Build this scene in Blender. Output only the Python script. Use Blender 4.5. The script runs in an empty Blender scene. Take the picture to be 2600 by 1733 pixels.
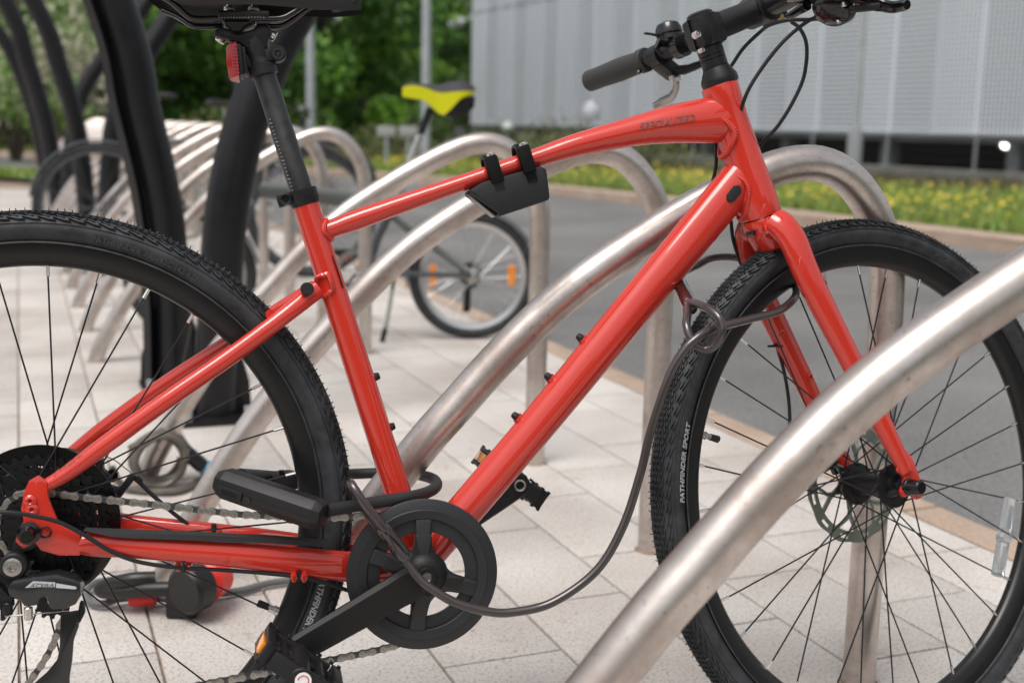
import bpy, bmesh, math, random
import numpy as np
from mathutils import Vector, Matrix
R = math.radians
random.seed(7); np.random.seed(7)
sc = bpy.context.scene
COL = sc.collection

# ---------------------------------------------------------------- camera
F_PX, W_PX, H_PX = 3083.6, 2600.0, 1733.0
PITCH, ROLL, CAM_H = .17628, -.02067, .8085
fw = Vector((0, math.cos(PITCH), -math.sin(PITCH)))
_r = Vector((1, 0, 0)); _d = Vector((0, -math.sin(PITCH), -math.cos(PITCH)))
cr = math.cos(ROLL) * _r + math.sin(ROLL) * _d
cd = -math.sin(ROLL) * _r + math.cos(ROLL) * _d
CO = Vector((0, 0, CAM_H))
cam_d = bpy.data.cameras.new('camera'); cam = bpy.data.objects.new('camera', cam_d); COL.objects.link(cam)
M = Matrix.Identity(4)
for i in range(3):
    M[i][0] = cr[i]; M[i][1] = -cd[i]; M[i][2] = -fw[i]; M[i][3] = CO[i]
cam.matrix_world = M
cam_d.sensor_width = 36; cam_d.lens = 36 * F_PX / W_PX
cam_d.clip_start = .05; cam_d.clip_end = 500
cam_d.dof.use_dof = True; cam_d.dof.focus_distance = 1.44; cam_d.dof.aperture_fstop = 4.3; cam_d.dof.aperture_blades = 9
sc.camera = cam

# ---------------------------------------------------------------- world, sun, exposure
world = bpy.data.worlds.new('World'); sc.world = world; world.use_nodes = True
nt = world.node_tree; nt.nodes.clear()
sky = nt.nodes.new('ShaderNodeTexSky'); sky.sky_type = 'NISHITA'; sky.sun_disc = False
SUN_EL, SUN_AZ = 66, 215
sky.sun_elevation = R(SUN_EL); sky.sun_rotation = R(SUN_AZ)
sky.air_density = 1.0; sky.dust_density = 4.0; sky.ozone_density = 1.0
hsv = nt.nodes.new('ShaderNodeHueSaturation'); hsv.inputs['Saturation'].default_value = .22
bg = nt.nodes.new('ShaderNodeBackground'); bg.inputs['Strength'].default_value = .125
wo = nt.nodes.new('ShaderNodeOutputWorld')
nt.links.new(sky.outputs[0], hsv.inputs['Color']); nt.links.new(hsv.outputs[0], bg.inputs['Color']); nt.links.new(bg.outputs[0], wo.inputs[0])
sd = bpy.data.lights.new('sun', 'SUN'); sd.energy = 1.4; sd.angle = R(30); sd.color = (1, .96, .9)
so = bpy.data.objects.new('sun', sd); COL.objects.link(so)
# nishita: rotation measured from +Y clockwise seen from above
az = R(SUN_AZ); el = R(SUN_EL)
sdir = Vector((math.sin(az) * math.cos(el), math.cos(az) * math.cos(el), math.sin(el)))
so.rotation_euler = (-sdir).to_track_quat('-Z', 'Y').to_euler(); so.location = (0, 0, 20)
sc.view_settings.view_transform = 'Standard'; sc.view_settings.look = 'None'
sc.view_settings.gamma = 1; sc.view_settings.use_curve_mapping = False
sc.view_settings.exposure = .39
sc.render.engine = 'CYCLES'; sc.cycles.use_denoising = True
sc.cycles.max_bounces = 8; sc.cycles.transparent_max_bounces = 16

# ---------------------------------------------------------------- helpers: materials
def mat(name, col, rough=.5, metal=0., coat=0., coat_rough=.05, var=0., scale=20., bump=0., bscale=200., spec=.5, trans=0., col2=None, detail=4, rvar=0., stretch=None):
    m = bpy.data.materials.new(name); m.use_nodes = True
    n = m.node_tree; b = n.nodes['Principled BSDF']
    b.inputs['Base Color'].default_value = (*col, 1); b.inputs['Roughness'].default_value = rough
    b.inputs['Metallic'].default_value = metal; b.inputs['Coat Weight'].default_value = coat
    b.inputs['Coat Roughness'].default_value = coat_rough
    b.inputs['Specular IOR Level'].default_value = spec
    b.inputs['Transmission Weight'].default_value = trans
    if var or bump or rvar or col2:
        tc = n.nodes.new('ShaderNodeTexCoord'); mp = n.nodes.new('ShaderNodeMapping')
        n.links.new(tc.outputs['Object'], mp.inputs['Vector'])
        if stretch: mp.inputs['Scale'].default_value = stretch
        ns = n.nodes.new('ShaderNodeTexNoise'); ns.inputs['Scale'].default_value = scale; ns.inputs['Detail'].default_value = detail
        ns.inputs['Roughness'].default_value = .65
        n.links.new(mp.outputs[0], ns.inputs['Vector'])
        if var or col2:
            c2 = col2 or tuple(max(0, c * (1 - var)) for c in col)
            c1 = col if col2 else tuple(min(1, c * (1 + var)) for c in col)
            rp = n.nodes.new('ShaderNodeValToRGB'); rp.color_ramp.elements[0].position = .35; rp.color_ramp.elements[1].position = .65
            rp.color_ramp.elements[0].color = (*c2, 1); rp.color_ramp.elements[1].color = (*c1, 1)
            n.links.new(ns.outputs['Fac'], rp.inputs[0]); n.links.new(rp.outputs[0], b.inputs['Base Color'])
        if rvar:
            mr = n.nodes.new('ShaderNodeMapRange'); mr.inputs[3].default_value = max(.02, rough - rvar); mr.inputs[4].default_value = rough + rvar
            mr.inputs[1].default_value = .3; mr.inputs[2].default_value = .7
            n.links.new(ns.outputs['Fac'], mr.inputs[0]); n.links.new(mr.outputs[0], b.inputs['Roughness'])
        if bump:
            nb = n.nodes.new('ShaderNodeTexNoise'); nb.inputs['Scale'].default_value = bscale; nb.inputs['Detail'].default_value = 3
            n.links.new(mp.outputs[0], nb.inputs['Vector'])
            bp_ = n.nodes.new('ShaderNodeBump'); bp_.inputs['Strength'].default_value = bump; bp_.inputs['Distance'].default_value = .002
            n.links.new(nb.outputs['Fac'], bp_.inputs['Height']); n.links.new(bp_.outputs[0], b.inputs['Normal'])
    return m

RED = mat('red_paint', (.58, .033, .019), .5, coat=1., coat_rough=.012, spec=.1)
RED.node_tree.nodes['Principled BSDF'].inputs['Coat IOR'].default_value = 1.62
BLACK = mat('black_metal', (.009, .009, .010), .40, spec=.4, var=.25, scale=300)
BLACKG = mat('gloss_black', (.006, .006, .007), .15, spec=.6)
PLAS = mat('black_plastic', (.011, .011, .012), .48, spec=.4, bump=.15, bscale=900)
PLASM = mat('matt_dark_plastic', (.014, .015, .017), .5, spec=.4, bump=.1, bscale=1200)
RUB = mat('tyre_rubber', (.016, .017, .0195), .58, spec=.45, col2=(.040, .043, .048), scale=34, bump=.1, bscale=500, rvar=.08)
RUBS = mat('soft_rubber', (.02, .02, .021), .7, bump=.15, bscale=1500)
RIMM = mat('rim_black', (.008, .008, .009), .33, spec=.4, rvar=.06, scale=30)
SILV = mat('bright_steel', (.72, .7, .67), .25, metal=1)
DSIL = mat('dull_steel', (.42, .41, .39), .34, metal=1, var=.2, scale=400)
CHAIN = mat('chain_plate', (.38, .36, .33), .33, metal=1, var=.3, scale=300)
GREYP = mat('dark_grey_plate', (.11, .11, .115), .4, metal=1)
WHITE = mat('white_print', (.34, .34, .34), .6)
GREYINK = mat('tone_ink', (.26, .07, .055), .5)
EMB = mat('embossed_rubber', (.05, .052, .056), .5)
ORANGE = mat('amber_lens', (.9, .28, .01), .15, coat=1)
LENSR = mat('red_lens', (.40, .002, .006), .2, spec=.3)
CLEAR = mat('clear_plastic', (.75, .78, .8), .12, trans=.75)
CABLEM = mat('smoked_cable_sleeve', (.045, .032, .032), .16, col2=(.09, .07, .068), scale=1, coat=1, spec=.6)
LOGOS = mat('silver_label', (.5, .52, .54), .35)

def steel_rack():
    m = bpy.data.materials.new('rack_stainless'); m.use_nodes = True
    n = m.node_tree; b = n.nodes['Principled BSDF']; L = n.links
    tc = n.nodes.new('ShaderNodeTexCoord')
    def noise(s, det=5, st=(1, 1, 1)):
        mp = n.nodes.new('ShaderNodeMapping'); mp.inputs['Scale'].default_value = st
        t = n.nodes.new('ShaderNodeTexNoise'); t.inputs['Scale'].default_value = s; t.inputs['Detail'].default_value = det; t.inputs['Roughness'].default_value = .7
        L.new(tc.outputs['Object'], mp.inputs[0]); L.new(mp.outputs[0], t.inputs[0]); return t
    a = noise(9, 6); c = noise(140, 3)
    rp = n.nodes.new('ShaderNodeValToRGB'); e = rp.color_ramp.elements
    e[0].position = .36; e[0].color = (.44, .375, .34, 1); e[1].position = .6; e[1].color = (.68, .62, .58, 1)
    L.new(a.outputs[0], rp.inputs[0])
    sp = n.nodes.new('ShaderNodeValToRGB'); e = sp.color_ramp.elements
    e[0].position = .27; e[0].color = (.26, .19, .13, 1); e[1].position = .36; e[1].color = (1, 1, 1, 1)
    L.new(c.outputs[0], sp.inputs[0])
    mx = n.nodes.new('ShaderNodeMix'); mx.data_type = 'RGBA'; mx.blend_type = 'MULTIPLY'; mx.inputs[0].default_value = .75
    L.new(rp.outputs[0], mx.inputs[6]); L.new(sp.outputs[0], mx.inputs[7]); L.new(mx.outputs[2], b.inputs['Base Color'])
    mr = n.nodes.new('ShaderNodeMapRange'); mr.inputs[1].default_value = .3; mr.inputs[2].default_value = .7; mr.inputs[3].default_value = .48; mr.inputs[4].default_value = .28
    L.new(a.outputs[0], mr.inputs[0]); L.new(mr.outputs[0], b.inputs['Roughness'])
    b.inputs['Metallic'].default_value = .96
    bp_ = n.nodes.new('ShaderNodeBump'); bp_.inputs['Strength'].default_value = .12; bp_.inputs['Distance'].default_value = .001
    L.new(c.outputs[0], bp_.inputs['Height']); L.new(bp_.outputs[0], b.inputs['Normal'])
    return m
RACK = steel_rack()
POSTM = mat('black_powder_coat', (.007, .007, .009), .36, rvar=.08, scale=12, spec=.4)
GALV = mat('galvanised', (.42, .45, .47), .5, metal=.3, var=.1, scale=8)

def slab_mat():
    m = bpy.data.materials.new('slab_concrete'); m.use_nodes = True
    n = m.node_tree; b = n.nodes['Principled BSDF']; L = n.links
    g = n.nodes.new('ShaderNodeNewGeometry'); oi = n.nodes.new('ShaderNodeObjectInfo')
    big = n.nodes.new('ShaderNodeTexNoise'); big.inputs['Scale'].default_value = 2.2; big.inputs['Detail'].default_value = 5
    fine = n.nodes.new('ShaderNodeTexNoise'); fine.inputs['Scale'].default_value = 190; fine.inputs['Detail'].default_value = 2
    vor = n.nodes.new('ShaderNodeTexVoronoi'); vor.inputs['Scale'].default_value = 260
    for t in (big, fine, vor): L.new(g.outputs['Position'], t.inputs['Vector'])
    rp = n.nodes.new('ShaderNodeValToRGB'); e = rp.color_ramp.elements
    e[0].position = .34; e[0].color = (.465, .415, .38, 1); e[1].position = .6; e[1].color = (.60, .56, .525, 1)
    L.new(big.outputs[0], rp.inputs[0])
    rf = n.nodes.new('ShaderNodeValToRGB'); e = rf.color_ramp.elements
    e[0].position = .34; e[0].color = (.5, .49, .48, 1); e[1].position = .5; e[1].color = (1, 1, 1, 1)
    L.new(fine.outputs[0], rf.inputs[0])
    rv = n.nodes.new('ShaderNodeValToRGB'); e = rv.color_ramp.elements
    e[0].position = 0; e[0].color = (.78, .76, .74, 1); e[1].position = .35; e[1].color = (1, 1, 1, 1)
    L.new(vor.outputs['Distance'], rv.inputs[0])
    m1 = n.nodes.new('ShaderNodeMix'); m1.data_type = 'RGBA'; m1.blend_type = 'MULTIPLY'; m1.inputs[0].default_value = .65
    L.new(rp.outputs[0], m1.inputs[6]); L.new(rf.outputs[0], m1.inputs[7])
    m2 = n.nodes.new('ShaderNodeMix'); m2.data_type = 'RGBA'; m2.blend_type = 'MULTIPLY'; m2.inputs[0].default_value = .8
    L.new(m1.outputs[2], m2.inputs[6]); L.new(rv.outputs[0], m2.inputs[7])
    h = n.nodes.new('ShaderNodeHueSaturation'); mr = n.nodes.new('ShaderNodeMapRange'); mr.inputs[3].default_value = .91; mr.inputs[4].default_value = 1.05
    L.new(oi.outputs['Random'], mr.inputs[0]); L.new(mr.outputs[0], h.inputs['Value'])
    st = n.nodes.new('ShaderNodeTexNoise'); st.inputs['Scale'].default_value = 9; st.inputs['Detail'].default_value = 4; st.inputs['Roughness'].default_value = .7; L.new(g.outputs['Position'], st.inputs[0])
    rs = n.nodes.new('ShaderNodeValToRGB'); e = rs.color_ramp.elements; e[0].position = .29; e[0].color = (.52, .42, .34, 1); e[1].position = .40; e[1].color = (1, 1, 1, 1); L.new(st.outputs[0], rs.inputs[0])
    st2 = n.nodes.new('ShaderNodeTexNoise'); st2.inputs['Scale'].default_value = 45; st2.inputs['Detail'].default_value = 2; L.new(g.outputs['Position'], st2.inputs[0])
    rs2 = n.nodes.new('ShaderNodeValToRGB'); e = rs2.color_ramp.elements; e[0].position = .24; e[0].color = (.40, .30, .23, 1); e[1].position = .29; e[1].color = (1, 1, 1, 1); L.new(st2.outputs[0], rs2.inputs[0])
    m3 = n.nodes.new('ShaderNodeMix'); m3.data_type = 'RGBA'; m3.blend_type = 'MULTIPLY'; m3.inputs[0].default_value = .45; L.new(m2.outputs[2], m3.inputs[6]); L.new(rs.outputs[0], m3.inputs[7])
    m4 = n.nodes.new('ShaderNodeMix'); m4.data_type = 'RGBA'; m4.blend_type = 'MULTIPLY'; m4.inputs[0].default_value = .7; L.new(m3.outputs[2], m4.inputs[6]); L.new(rs2.outputs[0], m4.inputs[7])
    L.new(m4.outputs[2], h.inputs['Color'])
    L.new(h.outputs[0], b.inputs['Base Color']); b.inputs['Roughness'].default_value = .9
    bp_ = n.nodes.new('ShaderNodeBump'); bp_.inputs['Strength'].default_value = .25; bp_.inputs['Distance'].default_value = .002
    L.new(fine.outputs[0], bp_.inputs['Height']); L.new(bp_.outputs[0], b.inputs['Normal'])
    return m
SLAB = slab_mat()
def ground_mat(name, c1, c2, s1, s2, rough=.95, bump=.3):
    m = bpy.data.materials.new(name); m.use_nodes = True
    n = m.node_tree; b = n.nodes['Principled BSDF']; L = n.links
    g = n.nodes.new('ShaderNodeNewGeometry')
    a = n.nodes.new('ShaderNodeTexNoise'); a.inputs['Scale'].default_value = s1; a.inputs['Detail'].default_value = 6
    c = n.nodes.new('ShaderNodeTexNoise'); c.inputs['Scale'].default_value = s2; c.inputs['Detail'].default_value = 2
    L.new(g.outputs['Position'], a.inputs[0]); L.new(g.outputs['Position'], c.inputs[0])
    ad = n.nodes.new('ShaderNodeMath'); ad.operation = 'ADD'; L.new(a.outputs[0], ad.inputs[0]); L.new(c.outputs[0], ad.inputs[1])
    hf = n.nodes.new('ShaderNodeMath'); hf.operation = 'MULTIPLY'; hf.inputs[1].default_value = .5; L.new(ad.outputs[0], hf.inputs[0])
    rp = n.nodes.new('ShaderNodeValToRGB'); e = rp.color_ramp.elements
    e[0].position = .38; e[0].color = (*c1, 1); e[1].position = .62; e[1].color = (*c2, 1)
    L.new(hf.outputs[0], rp.inputs[0]); L.new(rp.outputs[0], b.inputs['Base Color']); b.inputs['Roughness'].default_value = rough
    bp_ = n.nodes.new('ShaderNodeBump'); bp_.inputs['Strength'].default_value = bump; bp_.inputs['Distance'].default_value = .004
    L.new(c.outputs[0], bp_.inputs['Height']); L.new(bp_.outputs[0], b.inputs['Normal'])
    return m
ASPH = ground_mat('asphalt', (.10, .098, .096), (.20, .195, .19), .8, 90)
JOINT = ground_mat('joint_sand', (.15, .10, .065), (.34, .26, .20), 3, 60)
KERBM = ground_mat('kerb_stone', (.33, .235, .175), (.45, .35, .28), 4, 120)
EARTH = ground_mat('earth', (.07, .06, .035), (.10, .12, .035), .6, 20)
TANM = ground_mat('tan_path', (.25, .16, .10), (.36, .25, .17), .6, 30)
WALLM = ground_mat('low_wall_concrete', (.11, .11, .105), (.19, .185, .17), .8, 12)

# ---------------------------------------------------------------- helpers: meshes
class MB:
    def __init__(s): s.v = []; s.f = []; s.m = []
    def add(s, vs, fs, mi=0, M=None):
        o = len(s.v)
        if M is not None: vs = [M @ Vector(p) for p in vs]
        s.v += [tuple(p) for p in vs]; s.f += [tuple(i + o for i in f) for f in fs]; s.m += [mi] * len(fs)
    def tube(s, pts, rad, seg=14, mi=0, cap=True, up=None, closed=False, twist=None):
        """sweep an ellipse (ra in the plane side, rb along 'up') along pts"""
        pts = [Vector(p) for p in pts]; n = len(pts)
        if not isinstance(rad, list): rad = [rad] * n
        rad = [(r, r) if not isinstance(r, (tuple, list)) else r for r in rad]
        tang = []
        for i in range(n):
            a = pts[(i - 1) % n] if (closed or i) else pts[i]; b = pts[(i + 1) % n] if (closed or i < n - 1) else pts[i]
            tang.append((b - a).normalized())
        u = Vector(up) if up is not None else (Vector((0, 0, 1)) if abs(tang[0].z) < .9 else Vector((1, 0, 0)))
        vs = []; 
        for i in range(n):
            t = tang[i]
            if up is not None: u = Vector(up)
            side = t.cross(u)
            if side.length < 1e-6: side = t.orthogonal()
            side.normalize(); uu = side.cross(t).normalized()
            if up is None: u = uu
            for k in range(seg):
                a = 2 * math.pi * k / seg
                vs.append(pts[i] + side * math.cos(a) * rad[i][0] + uu * math.sin(a) * rad[i][1])
        fs = []
        for i in range(n if closed else n - 1):
            j = (i + 1) % n
            for k in range(seg):
                l = (k + 1) % seg
                fs.append((i * seg + k, i * seg + l, j * seg + l, j * seg + k))
        if cap and not closed:
            fs.append(tuple(range(seg))[::-1]); fs.append(tuple((n - 1) * seg + k for k in range(seg)))
        s.add(vs, fs, mi)
    def cyl(s, a, b, r, seg=16, mi=0, r2=None, bev=0.):
        a = Vector(a); b = Vector(b); d = (b - a)
        r2 = r if r2 is None else r2
        if bev:
            bv = min(bev, d.length * .45)
            dn = d.normalized()
            s.tube([a, a + dn * bv, b - dn * bv, b], [r - bv, r, r2, r2 - bv], seg, mi)
        else: s.tube([a, b], [r, r2], seg, mi)
    def box(s, c, size, mi=0, M=None, bev=0.):
        hx, hy, hz = [d / 2 for d in size]; cx, cy, cz = c
        if not bev:
            vs = [(cx + x * hx, cy + y * hy, cz + z * hz) for x in (-1, 1) for y in (-1, 1) for z in (-1, 1)]
            fs = [(0, 1, 3, 2), (4, 6, 7, 5), (0, 4, 5, 1), (2, 3, 7, 6), (0, 2, 6, 4), (1, 5, 7, 3)]
            s.add(vs, fs, mi, M); return
        bm = bmesh.new(); bmesh.ops.create_cube(bm, size=1)
        for v in bm.verts: v.co = Vector((cx + v.co.x * size[0], cy + v.co.y * size[1], cz + v.co.z * size[2]))
        bmesh.ops.bevel(bm, geom=bm.edges[:], offset=bev, segments=2, profile=.6, affect='EDGES')
        s.addbm(bm, mi, M)
    def addbm(s, bm, mi=0, M=None):
        bm.verts.index_update()
        s.add([v.co.copy() for v in bm.verts], [[v.index for v in f.verts] for f in bm.faces], mi, M); bm.free()
    def prism(s, outline, y0, y1, mi=0, bev=0., M=None, holes=()):
        """outline of (x,z), extruded along y from y0 to y1"""
        bm = bmesh.new()
        vs = [bm.verts.new((x, y0, z)) for x, z in outline]
        f = bm.faces.new(vs)
        r = bmesh.ops.extrude_face_region(bm, geom=[f])
        for g in r['geom']:
            if isinstance(g, bmesh.types.BMVert): g.co.y = y1
        bmesh.ops.recalc_face_normals(bm, faces=bm.faces[:])
        if bev: bmesh.ops.bevel(bm, geom=bm.edges[:], offset=bev, segments=2, profile=.6, affect='EDGES')
        s.addbm(bm, mi, M)
    def lathe(s, prof, o, axis, seg=32, mi=0, closed=False, ang=None):
        """prof of (r, h) turned round axis through o"""
        o = Vector(o); ax = Vector(axis).normalized()
        x = ax.orthogonal().normalized(); y = ax.cross(x)
        vs = []
        for k in range(seg):
            a = 2 * math.pi * k / seg; d = x * math.cos(a) + y * math.sin(a)
            vs += [o + d * r + ax * h for r, h in prof]
        n = len(prof); fs = []
        for k in range(seg):
            l = (k + 1) % seg
            for i in range(n if closed else n - 1):
                j = (i + 1) % n
                fs.append((k * n + i, l * n + i, l * n + j, k * n + j))
        s.add(vs, fs, mi)
    def ring(s, ro, ri, y0, y1, c=(0, 0), seg=48, mi=0, teeth=0, th=0.):
        """flat ring round the y axis, optional teeth on its outside"""
        cx, cz = c; n = teeth * 4 if teeth else seg
        vs = []
        for k in range(n):
            a = 2 * math.pi * k / n
            r = ro
            if teeth: r = ro + (th if k % 4 in (1, 2) else -th * .4)
            ca, sa = math.cos(a), math.sin(a)
            vs += [(cx + ca * r, y0, cz + sa * r), (cx + ca * r, y1, cz + sa * r), (cx + ca * ri, y1, cz + sa * ri), (cx + ca * ri, y0, cz + sa * ri)]
        fs = []
        for k in range(n):
            l = (k + 1) % n
            for i in range(4):
                j = (i + 1) % 4
                fs.append((k * 4 + i, l * 4 + i, l * 4 + j, k * 4 + j))
        s.add(vs, fs, mi)
    def build(s, name, mats, parent=None, smooth=35, **kw):
        me = bpy.data.meshes.new(name); me.from_pydata(s.v, [], s.f)
        for m in (mats if isinstance(mats, (list, tuple)) else [mats]): me.materials.append(m)
        if any(s.m): me.polygons.foreach_set('material_index', s.m)
        if len(s.v) < 60000:
            bm = bmesh.new(); bm.from_mesh(me); bmesh.ops.recalc_face_normals(bm, faces=bm.faces[:]); bm.to_mesh(me); bm.free()
        if smooth:
            me.polygons.foreach_set('use_smooth', [True] * len(me.polygons)); me.set_sharp_from_angle(angle=R(smooth))
        me.update()
        return link(name, me, parent, **kw)
def link(name, data, parent=None, label=None, cat=None, group=None, kind=None):
    o = bpy.data.objects.new(name, data); COL.objects.link(o)
    if parent: o.parent = parent
    if label: o['label'] = label
    if cat: o['category'] = cat
    if group: o['group'] = group
    if kind: o['kind'] = kind
    return o
def thing(name, label, cat, M=None, group=None):
    o = link(name, None, label=label, cat=cat, group=group)
    o.empty_display_size = .1
    if M is not None: o.matrix_world = M
    return o
def children(o): return [c for c in bpy.data.objects if c.parent == o]
def copy_tree(o, parent=None, label=None):
    c = o.copy(); COL.objects.link(c); c.parent = parent
    if label: c['label'] = label
    for ch in children(o): copy_tree(ch, c)
    return c
def smooth_path(pts, n=8, closed=False):
    """catmull-rom through pts"""
    P = [Vector(p) for p in pts]; m = len(P); out = []
    for i in range(m if closed else m - 1):
        if closed: p0, p1, p2, p3 = P[i - 1], P[i], P[(i + 1) % m], P[(i + 2) % m]
        else: p0, p1, p2, p3 = P[max(i - 1, 0)], P[i], P[i + 1], P[min(i + 2, m - 1)]
        for k in range(n):
            t = k / n
            out.append(.5 * ((2 * p1) + (p2 - p0) * t + (2 * p0 - 5 * p1 + 4 * p2 - p3) * t * t + (3 * p1 - p0 - 3 * p2 + p3) * t ** 3))
    if not closed: out.append(P[-1])
    return out
def catmull_s(vals, n=8):
    out = [v.x for v in smooth_path([(v, 0, 0) for v in vals], n)]
    return out
def text_mesh(body, size, shear=0., extrude=.0, spacing=1., bold=0.):
    c = bpy.data.curves.new('lettering', 'FONT'); c.body = body; c.size = size; c.shear = shear; c.extrude = extrude; c.space_character = spacing
    c.align_x = 'CENTER'; c.align_y = 'CENTER'; c.offset = bold; c.resolution_u = 3
    o = bpy.data.objects.new('lettering', c); COL.objects.link(o)
    dg = bpy.context.evaluated_depsgraph_get(); dg.update()
    me = bpy.data.meshes.new_from_object(o.evaluated_get(dg))
    vs = [tuple(v.co) for v in me.vertices]; fs = [tuple(p.vertices) for p in me.polygons]
    bpy.data.objects.remove(o); bpy.data.curves.remove(c); bpy.data.meshes.remove(me)
    return vs, fs

# ---------------------------------------------------------------- where a ray of the survey camera meets a known plane
def ray(x, y): return fw + cr * ((x - W_PX / 2) / F_PX) + cd * ((y - H_PX / 2) / F_PX)
def gp(x, y, z=0.):
    v = ray(x, y); t = (z - CAM_H) / v.z; return CO + v * t
def at_depth(x, y, Y):
    v = ray(x, y); return CO + v * (Y / v.y)
# bicycle frame of reference: x forward, y to its left (away from camera), z up, origin at rear axle
PSI, LEAN = .19856, -.13138
fd = Vector((math.cos(PSI), math.sin(PSI), 0)); n0 = Vector((math.sin(PSI), -math.cos(PSI), 0)); zz = Vector((0, 0, 1))
bup = math.cos(LEAN) * zz + math.sin(LEAN) * n0; bn = math.cos(LEAN) * n0 - math.sin(LEAN) * zz
AX0 = Vector((-.52806, 1.29323, 0)) + bup * .353
BM = Matrix.Identity(4)
for i in range(3):
    BM[i][0] = fd[i]; BM[i][1] = -bn[i]; BM[i][2] = bup[i]; BM[i][3] = AX0[i]
BMI = BM.inverted()
WB = 1.0499; HA = R(71.5); STEER = .3108
HD = Vector((-math.cos(HA), 0, math.sin(HA))); PERP = Vector((math.sin(HA), 0, math.cos(HA)))
SP = Vector((WB, 0, 0)) - PERP * .05
SM = Matrix.Translation(SP) @ Matrix.Rotation(STEER, 4, HD) @ Matrix.Translation(-SP)
def _loc(x, y, w, Mi):
    o = Mi @ CO; v = Mi.to_3x3() @ ray(x, y); t = (-w - o.y) / v.y; return o + v * t
def bp(x, y, w=0.): return _loc(x, y, w, BMI)
SMI = (BM @ SM).inverted()
def sp(x, y, w=0.): return _loc(x, y, w, SMI)


# ================================================================ THE SETTING
EA = R(112.); E2 = Vector((math.cos(EA), math.sin(EA), 0)); F2 = Vector((E2.y, -E2.x, 0))   # along the kerb; across towards the road
def qt(q, t, z=0.): return F2 * q + E2 * t + Vector((0, 0, z))
def sheet(name, pts, m, z, **kw):
    mb = MB(); mb.add([(p[0], p[1], z) for p in pts], [tuple(range(len(pts)))]); return mb.build(name, m, smooth=0, **kw)
sheet('ground', [(-120, -40), (120, -40), (120, 160), (-120, 160)], EARTH, -.30, kind='structure')
# added bank behind the viewpoint, never in view, to darken reflections near the horizon
mb = MB(); vs = []; NB = 60
for i in range(NB + 1):
    a = R(185 + 172 * i / NB); 
    for r_, h_ in ((15, -.3), (16.5, 2.2), (17.5, 4.2), (20, 6.0), (26, 7.0)): vs.append((math.cos(a) * r_ * 1.15, math.sin(a) * r_ - 2, h_ * (1 + .16 * math.sin(i * 1.7) + .1 * math.sin(i * .6))))
mb.add(vs, [(i * 5 + j, (i + 1) * 5 + j, (i + 1) * 5 + j + 1, i * 5 + j + 1) for i in range(NB) for j in range(4)])
ADDED_BANK = ground_mat('added_bank_green', (.012, .028, .008), (.05, .09, .025), .35, 1.5, bump=.0)
mb.build('added_bank', ADDED_BANK, kind='structure')
# paving bed (joint sand) and far paving edge
PQ0, PT1 = -9.0, 15.2
bed = [qt(1.745, -6), qt(1.745, 10.2), (-3.2, 12.3, 0), (-5.0, 14.0, 0), (-7.4, 15.9, 0), (-14, 17.5, 0), (-16, -6, 0)]
pav = sheet('pavement', bed, JOINT, -.006, kind='structure')
# road
near = [qt(1.85, -8), qt(1.85, 10.2), Vector((-3.0, 12.6, 0)), Vector((-5.2, 14.9, 0)), Vector((-8.0, 17.3, 0)), Vector((-24, 25, 0))]
far = [Vector((-24, 33, 0)), Vector((-9.5, 24, 0)), Vector((-6.2, 21.6, 0)), Vector((-2.6, 18.4, 0)), Vector((.1, 15.4, 0)), Vector((1.3, 13.3, 0)), Vector((2.43, 11.0, 0)), Vector((3.58, 8.5, 0)), qt(6.5, 2), qt(6.6, -8)]
sheet('road', near + far, ASPH, -.02, kind='structure')
# strip of grass where the paving ends
def blades(name, spots, h0, h1, mats, mi_fn, w=.006, kind='stuff', lean=.4, **kw):
    mb = MB(); vs = []; fs = []; ms = []
    for (x, y, z) in spots:
        h = random.uniform(h0, h1); a = random.uniform(0, 6.28); dx, dy = math.cos(a) * w, math.sin(a) * w
        lx, ly = random.gauss(0, lean) * h, random.gauss(0, lean) * h; o = len(vs)
        vs += [(x - dx, y - dy, z), (x + dx, y + dy, z), (x + lx, y + ly, z + h)]; fs.append((o, o + 1, o + 2)); ms.append(mi_fn())
    mb.v, mb.f, mb.m = vs, fs, ms
    return mb.build(name, mats, smooth=0, kind=kind, **kw)
GR1 = mat('grass_green', (.17, .29, .04), .6); GR2 = mat('grass_pale', (.30, .36, .08), .6); GR3 = mat('grass_olive', (.16, .18, .06), .7)
YEL = mat('buttercup_petal', (.55, .43, .03), .5); GR4 = mat('dry_stalk', (.20, .14, .07), .8)
DK1 = mat('low_plant_dark', (.07, .075, .04), .8)
def fr_interp(line, s):
    L = [0]
    for a, b in zip(line[:-1], line[1:]): L.append(L[-1] + (b - a).length)
    d = s * L[-1]
    for i in range(len(line) - 1):
        if d <= L[i + 1]: return line[i].lerp(line[i + 1], (d - L[i]) / (L[i + 1] - L[i]))
    return line[-1]
# kerb stones, near and far: every stone its own piece
def kerb(name, line, width, z0, z1, side, n_len=.9, joint=.008):
    root = None; out = []
    L = 0
    kb = bpy.data.objects.new(name, None); COL.objects.link(kb); kb['kind'] = 'structure'
    for a, b in zip(line[:-1], line[1:]):
        d = b - a; n = max(1, round(d.length / n_len)); dn = d.normalized(); sd_ = Vector((dn.y, -dn.x, 0)) * side
        for i in range(n):
            p = a.lerp(b, i / n) + dn * joint / 2; q = a.lerp(b, (i + 1) / n) - dn * joint / 2
            c = (p + q) / 2 + sd_ * width / 2
            mb = MB(); Mx = Matrix.Translation((c.x, c.y, 0)) @ Matrix.Rotation(math.atan2(dn.y, dn.x), 4, 'Z')
            mb.box((0, 0, (z0 + z1) / 2), ((q - p).length, width - .002, z1 - z0), M=Mx, bev=.006)
            mb.build('kerb_stone', KERBM, kb)
    return kb
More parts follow.
